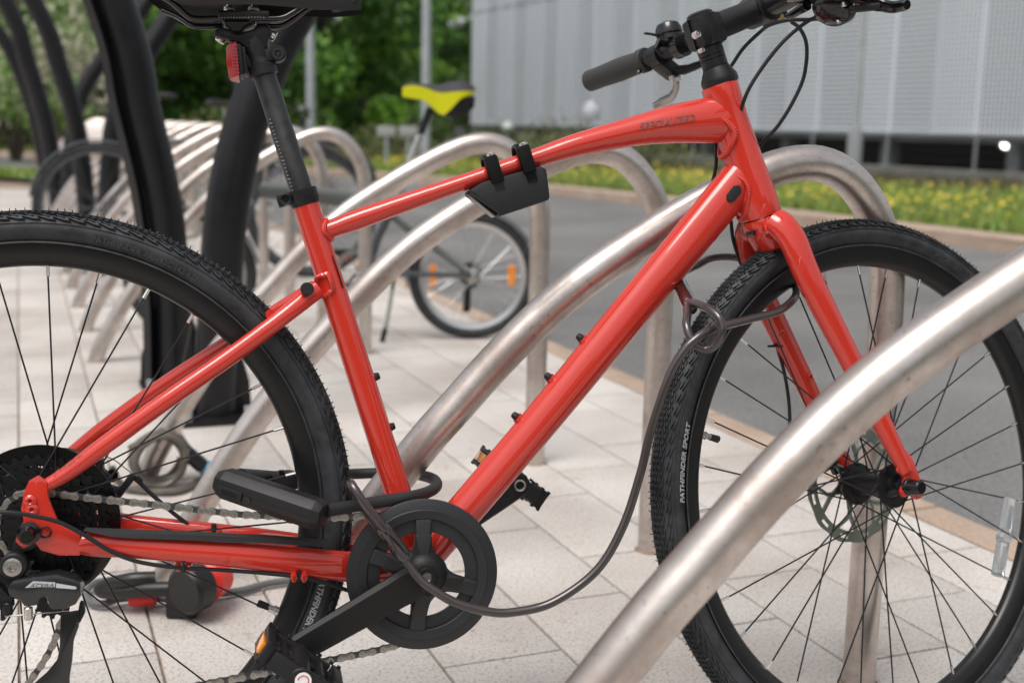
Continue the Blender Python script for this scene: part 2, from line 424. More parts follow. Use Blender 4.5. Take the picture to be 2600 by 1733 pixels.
kerb('near_kerb', [qt(1.747, -2.5), qt(1.747, 10.2), Vector((-3.15, 12.4, 0)), Vector((-5.25, 14.75, 0))], .1, -.2, .001, 1)
farline = [qt(6.5, 2), Vector((3.58, 8.5, 0)), Vector((2.43, 11.0, 0)), Vector((1.3, 13.3, 0)), Vector((.1, 15.4, 0)), Vector((-2.6, 18.4, 0)), Vector((-6.2, 21.6, 0)), Vector((-9.5, 24, 0)), Vector((-16, 28, 0))]
kerb('far_kerb', farline, .34, -.2, .085, 1, .91)
# paving slabs
SW, SL = .198, .37
def slab_mesh(jit):
    mb = MB(); mb.box((0, 0, -.03), (SL - .0042, SW - .0042, .06), bev=.0025); 
    me = mb.build('slab', SLAB, smooth=40); d = me.data; bpy.data.objects.remove(me); return d
sm_ = slab_mesh(0)
cells = []
FPX = F_PX
def in_view(p, m=120):
    q = p - CO; dz = q.dot(fw)
    if dz < .3: return False
    x = W_PX / 2 + F_PX * q.dot(cr) / dz; y = H_PX / 2 + F_PX * q.dot(cd) / dz
    return -m < x < W_PX + m and -m < y < H_PX + m
for row in range(0, 60):
    q = 1.745 - SW * (row + .5)
    rel = row - 5      # row 5 = between .557 and .755
    off = 1.632 - .1815 * rel
    for k in range(-16, 46):
        t = off + SL * (k + .5)
        p = qt(q, t)
        if p.y < -1.5 or t > 10.4 + (row * .0) or p.x < -9.5: continue
        if p.y > 12 + .42 * (-2.9 - p.x) + 0: continue
        cells.append((p, in_view(p)))
cells.sort(key=lambda c: (not c[1], (c[0] - CO).length))
ang = math.atan2(E2.y, E2.x)
for i, (p, v) in enumerate(cells[:300]):
    o = link('slab', sm_, pav); o.location = (p.x, p.y, random.uniform(-.0008, .0008)); o.rotation_euler = (random.gauss(0, .0012), random.gauss(0, .0012), ang)
mb = MB(); sv = [tuple(v.co) for v in sm_.vertices]
for p, v in cells[300:]:
    Mx = Matrix.Translation((p.x, p.y, random.uniform(-.0008, .0008))) @ Matrix.Rotation(ang, 4, 'Z')
    mb.box((0, 0, -.03), (SL - .0042, SW - .0042, .06), M=Mx)
mb.build('slab_field', SLAB, pav, smooth=0, kind='stuff')
# plain farther slabs out to the paving's end: larger rows merged by distance
mb = MB()
for row in range(-2, 60):
    for k in range(0, 24):
        t = 10.5 + .74 * k; q = 1.745 - .396 * (row + .5)
        p = qt(q, t + (row % 2) * .37)
        if p.y > 12.2 + .55 * (-3.4 - p.x) or p.y > 16.2 + .1 * (-8 - p.x) or p.x > -2.4 or p.x < -18: continue
        if p.y > 13.6 and p.x > -4.6: continue
        mb.box((0, 0, -.03), (.735, .39, .06), M=Matrix.Translation(p) @ Matrix.Rotation(ang, 4, 'Z'))
mb.build('slab_field', SLAB, pav, smooth=0, kind='stuff')
# left grass strip between paving and the bending road, tan path and grass beyond
GRASSG = ground_mat('turf', (.06, .10, .02), (.13, .17, .04), .9, 25)
VERGEM = ground_mat('verge_soil', (.10, .115, .035), (.16, .19, .05), .5, 14)
sheet('grass_strip', [(-5.6, 15.3), (-8.2, 17.6), (-24, 25.5), (-24, 22), (-14, 17.8), (-7.6, 16.2)], GRASSG, .012, kind='structure')
sheet('path', [(-6.4, 21.9), (-9.7, 24.3), (-24, 33.5), (-40, 45), (-40, 56), (-14, 34.5), (-7, 26)], TANM, .02, kind='structure')
# verge beyond the road
vp = []
outer = [p for p in farline]
mb = MB(); vs = []; N = 60; NR = 16
def verge_pt(s, r):
    a = fr_interp(farline, s)
    b = fr_interp([qt(20, 2), Vector((14, 19, 0)), Vector((8.4, 22.6, 0)), Vector((3, 30, 0)), Vector((-3, 38, 0)), Vector((-14, 46, 0)), Vector((-30, 56, 0))], s)
    p = a.lerp(b, r)
    h = .06 + .015 * math.sin(r * 8 + s * 20) * (1 - r) - .10 * r
    return Vector((p.x, p.y, h))
for i in range(N + 1):
    for j in range(NR + 1): vs.append(verge_pt(i / N, j / NR))
fs = [(i * (NR + 1) + j, (i + 1) * (NR + 1) + j, (i + 1) * (NR + 1) + j + 1, i * (NR + 1) + j + 1) for i in range(N) for j in range(NR)]
mb.add(vs, fs); mb.build('verge', VERGEM, kind='structure')
sp1 = []; sp2 = []; fl = []
for _ in range(70000):
    r = .032 + random.random() ** 1.6 * .55; sp1.append(verge_pt(random.random() ** .8 * .8, r))
blades('verge_grass', [tuple(p) for p in sp1], .05, .16, [GR1, GR2, GR3, GR4], lambda: random.choices([0, 1, 2, 3], [5, 4, 2, .5])[0], w=.012)
for _ in range(22000):
    sp2.append(verge_pt(random.random() * .85, random.uniform(.55, .98)))
blades('rough_grass', [tuple(p) for p in sp2], .04, .14, [DK1, GR4, DK1], lambda: random.choices([0, 1, 2], [4, 3, 2])[0], w=.02)
# buttercups: small discs on stems, in drifts
mb = MB(); vs = []; fs = []
for c in range(150):
    s0 = random.random() ** .9 * .75; r0 = .05 + random.random() ** 1.5 * .42
    for k in range(random.randint(8, 26)):
        p = verge_pt(min(1, max(0, s0 + random.gauss(0, .012))), min(.95, max(0.01, r0 + random.gauss(0, .035)))); h = random.uniform(.1, .24); rr = random.uniform(.012, .02)
        o = len(vs); tilt = Vector((random.gauss(0, .5), -.7 + random.gauss(0, .4), 1)).normalized(); x = tilt.orthogonal().normalized(); y = tilt.cross(x)
        cc = p + Vector((0, 0, h)); vs += [tuple(cc + (x * math.cos(a) + y * math.sin(a)) * rr) for a in (0, 1.26, 2.51, 3.77, 5.03)]
        fs.append((o, o + 1, o + 2, o + 3, o + 4))
mb.v, mb.f, mb.m = vs, fs, [0] * len(fs); mb.build('yellow_flowers', YEL, smooth=0, kind='stuff')
blades('strip_grass', [(-5.6 - 18 * u + random.uniform(-.5, .5), 15.6 + 6.4 * u + random.uniform(-.2, 1.2) + 2 * u, .012) for u in (random.random() for _ in range(9000))], .05, .12, [GR1, GR2], lambda: random.choice([0, 1]), w=.015)

# ---------------------------------------------------------------- the perforated car park building
def panel_mat(name, c_lo, hole_r, seed):
    m = bpy.data.materials.new(name); m.use_nodes = True
    n = m.node_tree; b = n.nodes['Principled BSDF']; L = n.links
    tc = n.nodes.new('ShaderNodeTexCoord'); mp = n.nodes.new('ShaderNodeMapping'); mp.inputs['Scale'].default_value = (1 / .11, 1, 1 / .11)
    L.new(tc.outputs['Object'], mp.inputs[0])
    fr = n.nodes.new('ShaderNodeVectorMath'); fr.operation = 'FRACTION'; L.new(mp.outputs[0], fr.inputs[0])
    sb = n.nodes.new('ShaderNodeVectorMath'); sb.operation = 'SUBTRACT'; sb.inputs[1].default_value = (.5, 0, .5); L.new(fr.outputs[0], sb.inputs[0])
    mu = n.nodes.new('ShaderNodeVectorMath'); mu.operation = 'MULTIPLY'; mu.inputs[1].default_value = (1, 0, 1); L.new(sb.outputs[0], mu.inputs[0])
    ln = n.nodes.new('ShaderNodeVectorMath'); ln.operation = 'LENGTH'; L.new(mu.outputs[0], ln.inputs[0])
    lt = n.nodes.new('ShaderNodeMath'); lt.operation = 'LESS_THAN'; lt.inputs[1].default_value = hole_r; L.new(ln.outputs['Value'], lt.inputs[0])
    tr = n.nodes.new('ShaderNodeBsdfTransparent'); mx = n.nodes.new('ShaderNodeMixShader'); out = n.nodes['Material Output']
    L.new(lt.outputs[0], mx.inputs[0]); L.new(b.outputs[0], mx.inputs[1]); L.new(tr.outputs[0], mx.inputs[2]); L.new(mx.outputs[0], out.inputs[0])
    b.inputs['Base Color'].default_value = (*c_lo, 1); b.inputs['Metallic'].default_value = .1; b.inputs['Roughness'].default_value = .5
    return m
PAN1 = panel_mat('perforated_panel', (.70, .74, .82), .25, 0)
PAN2 = panel_mat('perforated_panel_open', (.69, .725, .80), .30, 1)
SEAM = mat('seam_metal', (.70, .74, .82), .5)
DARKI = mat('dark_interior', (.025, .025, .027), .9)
COLM = mat('column_paint', (.24, .25, .265), .6)
FDIR = Vector((math.cos(R(115)), math.sin(R(115)), 0)); FN = Vector((-FDIR.y, FDIR.x, 0)) * 1.0     # FN points to the road side
PR = CO + ray(2600, 400) * (24 / ray(2600, 400).y); P0 = Vector((PR.x, PR.y, 0))
def fpt(s, z=0., d=0.): return P0 + FDIR * s + FN * d + Vector((0, 0, z))
FMAT = Matrix.Identity(4)
for i in range(3):
    FMAT[i][0] = FDIR[i]; FMAT[i][1] = -FN[i]; FMAT[i][2] = zz[i]; FMAT[i][3] = P0[i]
# facade runs from s=-12 (right, out of frame) to s_end at image x=1193
v = ray(1196, 300); 
SE = (FN.dot(CO - P0) * -1); 
den = FN.dot(v); tt = FN.dot(P0 - CO) / den; PE = CO + v * tt; S_END = (Vector((PE.x, PE.y, 0)) - P0).dot(FDIR)
bld = thing('building', 'silver grey perforated metal clad car park beyond the road at right', 'building', FMAT)
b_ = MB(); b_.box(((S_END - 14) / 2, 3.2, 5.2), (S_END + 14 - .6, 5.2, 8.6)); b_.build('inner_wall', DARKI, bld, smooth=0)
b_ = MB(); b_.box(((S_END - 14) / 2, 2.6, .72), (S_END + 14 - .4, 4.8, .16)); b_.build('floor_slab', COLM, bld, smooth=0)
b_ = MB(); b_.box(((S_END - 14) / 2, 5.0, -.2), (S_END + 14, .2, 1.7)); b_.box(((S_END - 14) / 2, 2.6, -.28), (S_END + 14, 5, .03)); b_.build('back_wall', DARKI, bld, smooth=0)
pw = 1.26; k = 0; s = S_END
while s > -14:
    for tier, (za, zb) in enumerate(((.80, 5.05), (5.09, 9.6))):
        mb = MB(); w2 = pw - .012; tl = (.015, -.01, .008, -.015)[k % 4]
        fold = [(0, 0), (.03, .02), (w2 / 2, .02 + tl), (w2 - .03, .02), (w2, 0)]
        vs = [];
        for x, y in fold: vs += [(s - pw + x + .006, y, za), (s - pw + x + .006, y, zb)]
        mb.add([(a, -b, c) for a, b, c in vs], [(2 * i, 2 * i + 2, 2 * i + 3, 2 * i + 1) for i in range(4)])
        mb.build('panel', [PAN1 if (k % 2 == 0) else PAN2], bld, smooth=0)
    mb = MB(); mb.box((s, .03, 5.2), (.07, .05, 8.8)); mb.build('seam_rail', SEAM, bld, smooth=0)
    k += 1; s -= pw
mb = MB(); mb.box(((S_END - 14) / 2, -.02, .79), (S_END + 14, .12, .05)); mb.build('bottom_rail', GALV, bld, smooth=0)
mb = MB(); mb.box((S_END + .03, 2.6, 5.2), (.05, 5.2, 8.8)); mb.build('end_wall', GALV, bld, smooth=0)
for x in range(-2, 9):
    s = .6 + x * 3.7
    mb = MB(); mb.box((s, .5, -.1), (.32, .32, 1.5), bev=.01); mb.build('column', COLM, bld)
LAMP = bpy.data.materials.new('lit_lamp'); LAMP.use_nodes = True; e_ = LAMP.node_tree.nodes['Principled BSDF']; e_.inputs['Emission Color'].default_value = (1, 1, .9, 1); e_.inputs['Emission Strength'].default_value = 6
WG = mat('white_globe', (.48, .49, .53), .5)
pl = at_depth(2556, 362, 24.9)
wl = thing('bulkhead_lamp', 'round lit bulkhead lamp glowing in the undercroft below the cladding', 'lamp', Matrix.Translation(pl))
mb = MB(); mb.cyl((0, .0, 0), (0, .10, 0), .16, 24, bev=.02); mb.build('housing', GALV, wl)
mb = MB(); mb.lathe([(.001, -.05), (.07, -.04), (.12, -.01), (.125, .02)], (0, -.0, 0), (0, 1, 0), 24); mb.build('diffuser', LAMP, wl)
# low wall and wire fence in front of the undercroft
lw = thing('low_wall', 'low rough grey wall along the foot of the car park', 'wall', FMAT)
mb = MB(); mb.box(((S_END - 14) / 2, -1.0, -.05), (S_END + 14, .25, .34), bev=.02); mb.build('wall_body', WALLM, lw)
fe = thing('wire_fence', 'thin grey wire fence in front of the dark undercroft', 'fence', FMAT)
mb = MB(); s = -13.
while s < S_END: mb.box((s, -.8, .40), (.004, .004, .78)); s += .06
for z in (.1, .28, .46, .64, .78): mb.box(((S_END - 14) / 2, -.79, z), (S_END + 13, .004, .006))
mb.build('wire_mesh', mat('wire_grey', (.12, .12, .125), .5, metal=.5), fe, smooth=0, kind='stuff')
s = -12.
while s < S_END: mb = MB(); mb.box((s, -.77, .4), (.05, .04, .85)); mb.build('post', GALV, fe, smooth=0); s += 2.5
# globe, camera on the corner
g = at_depth(1500, 292, 38); gl = thing('dome_lamp', 'white domed lamp by the bottom edge of the cladding', 'lamp', Matrix.Translation(g))
mb = MB(); mb.lathe([(.001, .42), (.16, .36), (.28, .18), (.30, 0), (.28, -.12), (.001, -.14)], (0, 0, 0), (0, 0, 1), 24); mb.build('dome', WG, gl)
mb = MB(); mb.cyl((0, 0, -.14), (0, 0, -.5), .03); mb.cyl((0, .3, -.45), (0, 0, -.45), .025); mb.build('bracket', GALV, gl)
g = at_depth(1170, 62, 47); gl = thing('security_camera', 'white security camera at the top left corner of the cladding', 'camera', Matrix.Translation(g))
mb = MB(); mb.cyl((-.45, 0, -.05), (.1, 0, .12), .19, 20, bev=.04); mb.build('housing', WG, gl)
mb = MB(); mb.cyl((.0, 0, .1), (.42, .2, .3), .05); mb.box((.42, .2, .3), (.1, .2, .3)); mb.build('arm', WG, gl)
g = at_depth(1288, 323, 30); gl = thing('bollard_light', 'small round silver bollard lamp under the left end of the cladding', 'bollard', Matrix.Translation(g))
mb = MB(); mb.lathe([(.001, .14), (.1, .1), (.14, 0), (.1, -.1), (.06, -.13)], (0, 0, 0), (0, 0, 1), 20); mb.build('globe', mat('grey_globe', (.6, .66, .62), .3), gl)
mb = MB(); mb.cyl((0, 0, -.12), (0, 0, -1.1), .05); mb.build('stem', GALV, gl)

# ---------------------------------------------------------------- lamp posts
def lamp_post(x0, x1, yb, depth, r0, r1, label, top=7.0, base_h=0.):
    b = at_depth(x1, yb, depth); t = at_depth(x0, 0, depth); b.z = 0
    L_ = thing('lamp_post', label, 'lamp post', Matrix.Translation((b.x, b.y, -.1)), 'street lamp posts')
    mb = MB()
    if base_h: mb.tube([(0, 0, 0), (0, 0, base_h), (0, 0, base_h + .12)], [r0, r0, r1], 20); mb.build('base_column', COLM, L_); z0 = base_h + .1
    else: z0 = 0
    mb = MB(); mb.tube([(0, 0, z0), (0, 0, top)], [r1, r1 * .75], 20); mb.build('shaft', GALV, L_)
    mb = MB(); mb.tube([(0, 0, top), (0, -.3, top + .15), (0, -.9, top + .2)], [.04, .035, .035], 12); mb.build('bracket_arm', GALV, L_)
    mb = MB(); mb.box((0, -1.15, top + .2), (.22, .6, .1), bev=.03); mb.build('lantern', WG, L_)
    return L_
lamp_post(1068, 1080, 420, 19, .09, .075, 'grey lamp post against the trees, just behind the yellow saddle')
lamp_post(780, 790, 400, 22, .09, .085, 'grey lamp post against the trees, just right of the black seat post')
lamp_post(2165, 2165, 445, 17.5, .105, .05, 'grey lamp post with a thick base in front of the silver cladding', base_h=.88)
# ---------------------------------------------------------------- two small plates on posts across the road
for i, (x, lab) in enumerate(((981, 'pale rounded plate on a thin post beyond the road, left one of two'), (1037, 'pale rounded plate on a thin post beyond the road, right one of two'))):
    c = at_depth(x, 334, 20); t_ = thing('small_sign', lab, 'sign', Matrix.Translation((c.x, c.y, 0)), 'small plates beyond the road')
    mb = MB(); mb.box((0, 0, c.z), (.30, .03, .17), bev=.012); mb.build('plate', mat('plate_grey', (.36, .36, .35), .5), t_)
    mb = MB(); mb.cyl((0, .03, 0), (0, .03, c.z), .03); mb.build('post', GALV, t_)

# ---------------------------------------------------------------- trees, hedge
LEAF = [mat('leaf_dark', (.045, .12, .018), .6), mat('leaf_mid', (.11, .26, .032), .55), mat('leaf_bright', (.22, .42, .05), .5)]
BARK = mat('bark', (.07, .055, .04), .9, var=.3, scale=8)
BLOS = mat('cream_blossom', (.62, .58, .44), .7)
def leaf_mesh(name, n, rx, ry, z0, z1, size, seed, weights=(5, 4, 2), mats=LEAF, clumps=40):
    rs = np.random.RandomState(seed); cl = []
    for _ in range(clumps):
        a = rs.rand() * 6.283; rr = rs.rand() ** .5; z = z0 + (z1 - z0) * rs.rand(); taper = 1 - .55 * max(0, (z - z0) / (z1 - z0) - .45) / .55
        cl.append((math.cos(a) * rx * rr * taper, math.sin(a) * ry * rr * taper, z, rs.uniform(.35, .95), rs.choice(3, p=np.array(weights) / sum(weights))))
    vs = np.zeros((n * 4, 3)); ms = []
    for i in range(n):
        c = cl[rs.randint(len(cl))]; d = rs.normal(size=3); d /= np.linalg.norm(d); r = c[3] * (.55 + .5 * rs.rand())
        p = np.array(c[:3]) + d * r * np.array([1, 1, .75]); p[2] = max(p[2], .02)
        u = rs.normal(size=3); u /= np.linalg.norm(u); v_ = np.cross(u, rs.normal(size=3)); v_ /= np.linalg.norm(v_); s = size * rs.uniform(.6, 1.4)
        vs[4 * i:4 * i + 4] = [p - u * s, p + v_ * s * .45, p + u * s, p - v_ * s * .45]
        ms.append(int(min(2, max(0, c[4] + rs.choice([-1, 0, 0, 0, 1])))))
    me = bpy.data.meshes.new(name); me.from_pydata(vs.tolist(), [], [(4 * i, 4 * i + 1, 4 * i + 2, 4 * i + 3) for i in range(n)])
    for m in mats: me.materials.append(m)
    me.polygons.foreach_set('material_index', ms); return me, cl
variants = [leaf_mesh('crown', 26000, 2.7, 1.7, .2, 8.5, .085, sd_, clumps=64) for sd_ in (1, 2, 3)]
def tree(x, depth, label, var, sc_=1., blossom=False, rot=0.):
    b = at_depth(x, 400, depth); b.z = -.1
    t_ = thing('tree', label, 'tree', Matrix.Translation(b) @ Matrix.Rotation(rot, 4, 'Z') @ Matrix.Scale(sc_, 4), 'trees beyond the road')
    me, cl = variants[var]
    link('crown', me, t_)
    mb = MB(); mb.tube(smooth_path([(0, 0, -.2), (.08, .05, 2), (-.1, .1, 4.5), (.05, 0, 7.5)], 4), [.2 - .16 * i / 12 for i in range(13)], 10)
    for c in cl[:12]:
        h = c[2] * .6; mb.tube(smooth_path([(0, .03, h), (c[0] * .5, c[1] * .5, h + (c[2] - h) * .4), c[:3]], 3), [.06 - .045 * i / 6 for i in range(7)], 6)
    mb.build('trunk', BARK, t_)
trs = [(-80, 27, 'dark green tree at the far left edge behind the black posts', 0), (170, 30, 'leafy tree behind the cream blossom shrub', 1), (330, 26, 'dark leafy tree behind the thick leaning post', 2),
       (520, 29, 'bright green tree seen left of the red reflector', 0), (680, 30, 'green tree directly behind the seat post', 1), (820, 33, 'leafy tree between the two grey lamp posts', 2),
       (930, 41, 'green tree seen above the yellow saddle', 0), (985, 52, 'bright leafy tree beside the left end of the cladding', 1), (60, 36, 'tree farther back in the gap at the left', 2), (420, 37, 'tree farther back between the crossing posts', 0), (700, 42, 'tree farther back behind the left lamp post', 1), (1060, 58, 'tree farthest back, beside the corner of the cladding', 2), (1190, 60, 'tree half hidden behind the corner of the cladding', 0), (1120, 75, 'tree at the very back behind the white security camera', 1)]
for i, (x, d, lab, va) in enumerate(trs): tree(x, d, lab, va, 1.0 + .1 * (i % 3), rot=i * 1.3)
# dark mass of wood behind
me, cl = leaf_mesh('woodland', 26000, 24, 2.5, 0, 8.5, .2, 9, (8, 2, .6), clumps=420)
o = link('woodland', me, kind='stuff'); o.location = (-27.5, 52, -.1)
# blossom shrub
def shrub(x, depth, label, h, w, mats, weights, n, rot=0, size=.05, seed=5, name='shrub', cat='shrub', zlow=0.1):
    b = at_depth(x, 400, depth); b.z = 0
    t_ = thing(name, label, cat, Matrix.Translation(b) @ Matrix.Rotation(rot, 4, 'Z'))
    me, cl = leaf_mesh('foliage', n, w, w * .6, zlow, h, size, seed, weights, mats, clumps=16)
    for i, v_ in enumerate(me.vertices): pass
    link('foliage', me, t_)
    mb = MB()
    for c in cl[:7]: mb.tube(smooth_path([(c[0] * .1, c[1] * .1, -.05), (c[0] * .4, c[1] * .4, c[2] * .4), c[:3]], 3), [.035 - .025 * i / 6 for i in range(7)], 6)
    mb.build('stem', BARK, t_)
shrub(185, 21.5, 'cream blossoming shrub behind the thin black posts at left', 2.6, 1.0, [LEAF[1], BLOS, BLOS], (2, 5, 3), 5500, seed=5, size=.045, zlow=1.2)
shrub(40, 22, 'smaller cream blossoming shrub at the left edge', 2.0, .7, [LEAF[1], LEAF[2], BLOS], (3, 3, 3), 3500, seed=6, size=.045, zlow=.9)
OLV = [mat('olive_leaf', (.07, .085, .03), .6), mat('olive_leaf_pale', (.13, .16, .05), .6), mat('olive_leaf_yellow', (.2, .2, .05), .6)]
for i, (x, d, lab, h, w) in enumerate(((60, 26, 'low green bush beside the tan path at left', .75, 1.6), (660, 22, 'low olive bush behind the far bicycle racks', .6, 1.3), (1000, 24, 'low olive bush under the yellow saddle', .6, 1.5), (1350, 23, 'low olive bush below the left end of the cladding', .55, 1.3), (1600, 21, 'low mossy bush seen between top tube and cladding', .4, 1.1))):
    shrub(x, d, lab, h, w, OLV, (4, 3, 1), 3000, seed=20 + i, size=.04, name='bush', cat='bush', zlow=.02)

# ================================================================ BICYCLE RACKS
RP = [(0, -.12), (0, 0), (.055, .12), (.146, .268), (.244, .395), (.293, .45), (.342, .504), (.401, .562), (.462, .612), (.543, .665), (.62, .71), (.69, .745), (.742, .763), (.79, .765), (.83, .749), (.861, .720), (.885, .683), (.902, .635), (.908, .56), (.908, .3), (.908, -.12)]
pth = smooth_path([(u, 0, z) for u, z in RP], 4)
mb = MB(); mb.tube(pth, .0242, 28, up=(0, 1, 0)); rack_tube = mb.build('tube', RACK); rack_me = rack_tube.data; bpy.data.objects.remove(rack_tube)
mb = MB(); mb.lathe([(.0243, .003), (.027, .0025), (.030, .0012), (.033, -.01)], (0, 0, 0), (0, 0, 1), 28); fo = mb.build('foot_seal', JOINT); foot_me = fo.data; bpy.data.objects.remove(fo)
R2F = gp(2179, 1733); R3F = gp(1650, 1395); R4F = R2F + (R3F - R2F) * 2
R3L = gp(413, 1477)
RV = Vector((-.3725, .928, 0))
def rack(foot, label, low=None, ang=None):
    lo = low if low is not None else foot - Vector((.879, .2287, 0))
    d = foot - lo; a = math.atan2(d.y, d.x)
    t_ = thing('bicycle_rack', label, 'bicycle rack', Matrix.Translation((foot.x, foot.y, 0)) @ Matrix.Rotation(a, 4, 'Z') @ Matrix.Translation((-.908, 0, 0)), 'stainless hoop bicycle racks in a row')
    link('tube', rack_me, t_)
    f1 = link('foot_seal', foot_me, t_); f2 = link('foot_seal', foot_me, t_); f2.location = (.908, 0, 0)
    return t_
R1 = rack(R2F - RV * .617, 'blurred stainless steel hoop rack nearest the camera, crossing in front of the front wheel')
R2 = rack(R2F, 'stained stainless steel hoop rack directly behind the red bicycle, its frame leaning on it')
R3 = rack(R3F, 'stainless steel hoop rack one row behind the red bicycle, upright left of the front tyre', R3L)
R4 = rack(R2F + RV * .617 * 2.03, 'stainless steel hoop rack whose upright hides the small bicycle\'s rear tyre')
labs = ['stainless hoop rack first beyond the black posts, tall arch right of the seat post', 'stainless hoop rack second beyond the black posts, arch just right of the seat post',
        'stainless hoop rack third beyond the black posts, crossed by the seat post', 'stainless hoop rack fourth beyond the black posts, by the grey handlebar']
L5 = gp(232, 918)
for i in range(20):
    lo = L5 + (RV + Vector((-.006, 0, 0))) * .633 * i
    lab = labs[i] if i < 4 else 'pale blurred hoop rack in the crowded far cluster at left beyond the black posts'
    rack(lo + Vector((.886, .25, 0)), lab, lo)

# ================================================================ BLACK SHELTER POSTS
def shelter_post(pts, depth_foot, r, label, top_lean=0., fin=None, plate=True, top_extra=None):
    """pts in survey pixels from foot to top; foot on the ground, leaning plane parallel to the racks"""
    x, y = pts[0]
    foot = gp(x, y) if depth_foot is None else Vector((ray(x, y) * (depth_foot / ray(x, y).y) + CO))
    foot.z = 0
    P = []
    for k, (x, y) in enumerate(pts):
        v = ray(x, y); n = E2; t = n.dot(foot - CO) / n.dot(v); P.append(CO + v * t)
    P[0].z = -.02
    if top_extra: P.append(P[-1] + Vector(top_extra))
    sp_ = smooth_path(P, 10); org = Vector((foot.x, foot.y, 0))
    t_ = thing('shelter_post', label, 'post', Matrix.Translation(org), 'curved black steel posts of the bicycle shelter')
    mb = MB(); mb.tube([p - org for p in sp_], r, 28, up=E2); mb.build('tube', POSTM, t_)
    if fin:
        side = F2 * -1
        mb = MB(); mb.tube([p - org + side * (r + .016) - E2 * .02 for p in sp_], (.018, .03), 4, up=E2); mb.build('fin_bar', POSTM, t_, smooth=0)
    if plate:
        mb = MB(); mb.box((0, 0, .008), (r * 3.4, r * 3.4, .014), M=Matrix.Rotation(ang, 4, 'Z'), bev=.003); mb.build('base_plate', POSTM, t_)
        for dx, dy in ((1, 1), (-1, 1), (1, -1), (-1, -1)):
            mb = MB(); p = Matrix.Rotation(ang, 3, 'Z') @ Vector((dx * r * 1.35, dy * r * 1.35, 0)); mb.cyl(p + Vector((0, 0, .01)), p + Vector((0, 0, .045)), .010, 6); mb.build('anchor_bolt', GALV, t_)
        for s_ in (1, -1):
            d = Matrix.Rotation(ang, 3, 'Z') @ Vector((0, s_, 0)); mb = MB()
            q = Vector((d.y, -d.x, 0)) * .006
            a_, b_2, c_ = d * r * .95 + Vector((0, 0, .012)), d * r * 1.75 + Vector((0, 0, .012)), d * r * .95 + Vector((0, 0, .26))
            b3 = d * r * 1.65 + Vector((0, 0, .1))
            mb.add([a_ - q, b_2 - q, b3 - q, c_ - q, a_ + q, b_2 + q, b3 + q, c_ + q], [(0, 1, 2, 3), (7, 6, 5, 4), (0, 4, 5, 1), (1, 5, 6, 2), (2, 6, 7, 3), (3, 7, 4, 0)]); mb.build('stiffener', POSTM, t_, smooth=0)
    return t_
shelter_post([(545, 1060), (556, 800), (578, 520), (640, 270), (765, 0)], None, .058, 'thick black steel post leaning right, behind the seat post', top_extra=(.35, .14, .6))
shelter_post([(440, 985), (437, 760), (415, 520), (361, 280), (291, 0)], None, .055, 'thick black steel post curving left, just left of the seat post', fin=True, top_extra=(-.3, -.1, .9))
shelter_post([(224, 530), (203, 370), (150, 170), (82, 0)], 6.8, .050, 'slim black post curving left over the far racks, middle of the left group', top_extra=(-.5, -.2, 1), plate=False)
shelter_post([(258, 520), (290, 320), (350, 175), (450, 15)], 6.6, .054, 'slim black post leaning right behind the thick left post', top_extra=(.5, .2, .8), plate=False)
shelter_post([(150, 480), (122, 340), (70, 160), (10, 0)], 9.6, .066, 'blurred black post at the far left of the shelter row', top_extra=(-.6, -.2, 1), plate=False)
shelter_post([(165, 480), (192, 290), (260, 150), (370, 10)], 9.4, .06, 'blurred thin black post leaning right behind the blossom', top_extra=(.6, .2, 1), plate=False)
shelter_post([(128, 470), (90, 300), (35, 150), (-20, 60)], 11.5, .066, 'blurred black post farthest away at the left edge', top_extra=(-.6, -.2, 1), plate=False)

# ================================================================ THE RED BICYCLE
bike = thing('bicycle', 'glossy red hybrid bicycle locked to the hoop racks, filling the foreground', 'bicycle', BM)
def part(mb, name, m, parent=bike, **kw): return mb.build(name, m, parent, **kw)
V = Vector
BBX, BBZ = .4372, -.0710
# ---- edges measured on the photograph, in the bicycle's own mid plane
def edge_tube(mb, pairs, wid, w=0., n=6, seg=24, fn=bp, mi=0, wscale=1.):
    """pairs of (upper edge px, lower edge px); wid: half width sideways for each"""
    C = []; Rr = []
    for (a, b), hw in zip(pairs, wid):
        ww = w if not isinstance(w, (list, tuple)) else w[len(C)]
        pa, pb = fn(*a, ww), fn(*b, ww); C.append((pa + pb) / 2); Rr.append(((pa - pb).length / 2, hw))
    P = smooth_path(C, n); ra = catmull_s([r[0] for r in Rr], n); rb = catmull_s([r[1] for r in Rr], n)
    mb.tube(P, [(a, b) for a, b in zip(ra, rb)], seg, up=(0, 1, 0), mi=mi); return P, ra, rb
HT_T, HT_B = V((.8217, 0, .5179)), V((.8785, 0, .3530))
hdir = (HT_T - HT_B).normalized()
st_dir = (V((.3032, 0, .3686)) - V((BBX, 0, BBZ))).normalized()
ST_T = V((.3038, 0, .3665))
fr_ = MB()
# head tube: wide at both ends, waist in the middle
fr_.tube([HT_B, HT_B + hdir * .004, HT_B + hdir * .03, HT_B + hdir * .07, HT_T - hdir * .05, HT_T - hdir * .02, HT_T - hdir * .003, HT_T], [.0268, .0274, .0272, .0245, .0225, .0232, .0238, .0232], 40)
# seat tube
fr_.tube([V((BBX, 0, BBZ)), V((BBX, 0, BBZ)) + st_dir * .1, V((BBX, 0, BBZ)) + st_dir * .3, ST_T], [.0165, .0162, .0158, .0158], 32)
# bottom bracket shell
fr_.tube([(BBX, -.0345, BBZ), (BBX, .0345, BBZ)], .0225, 32)
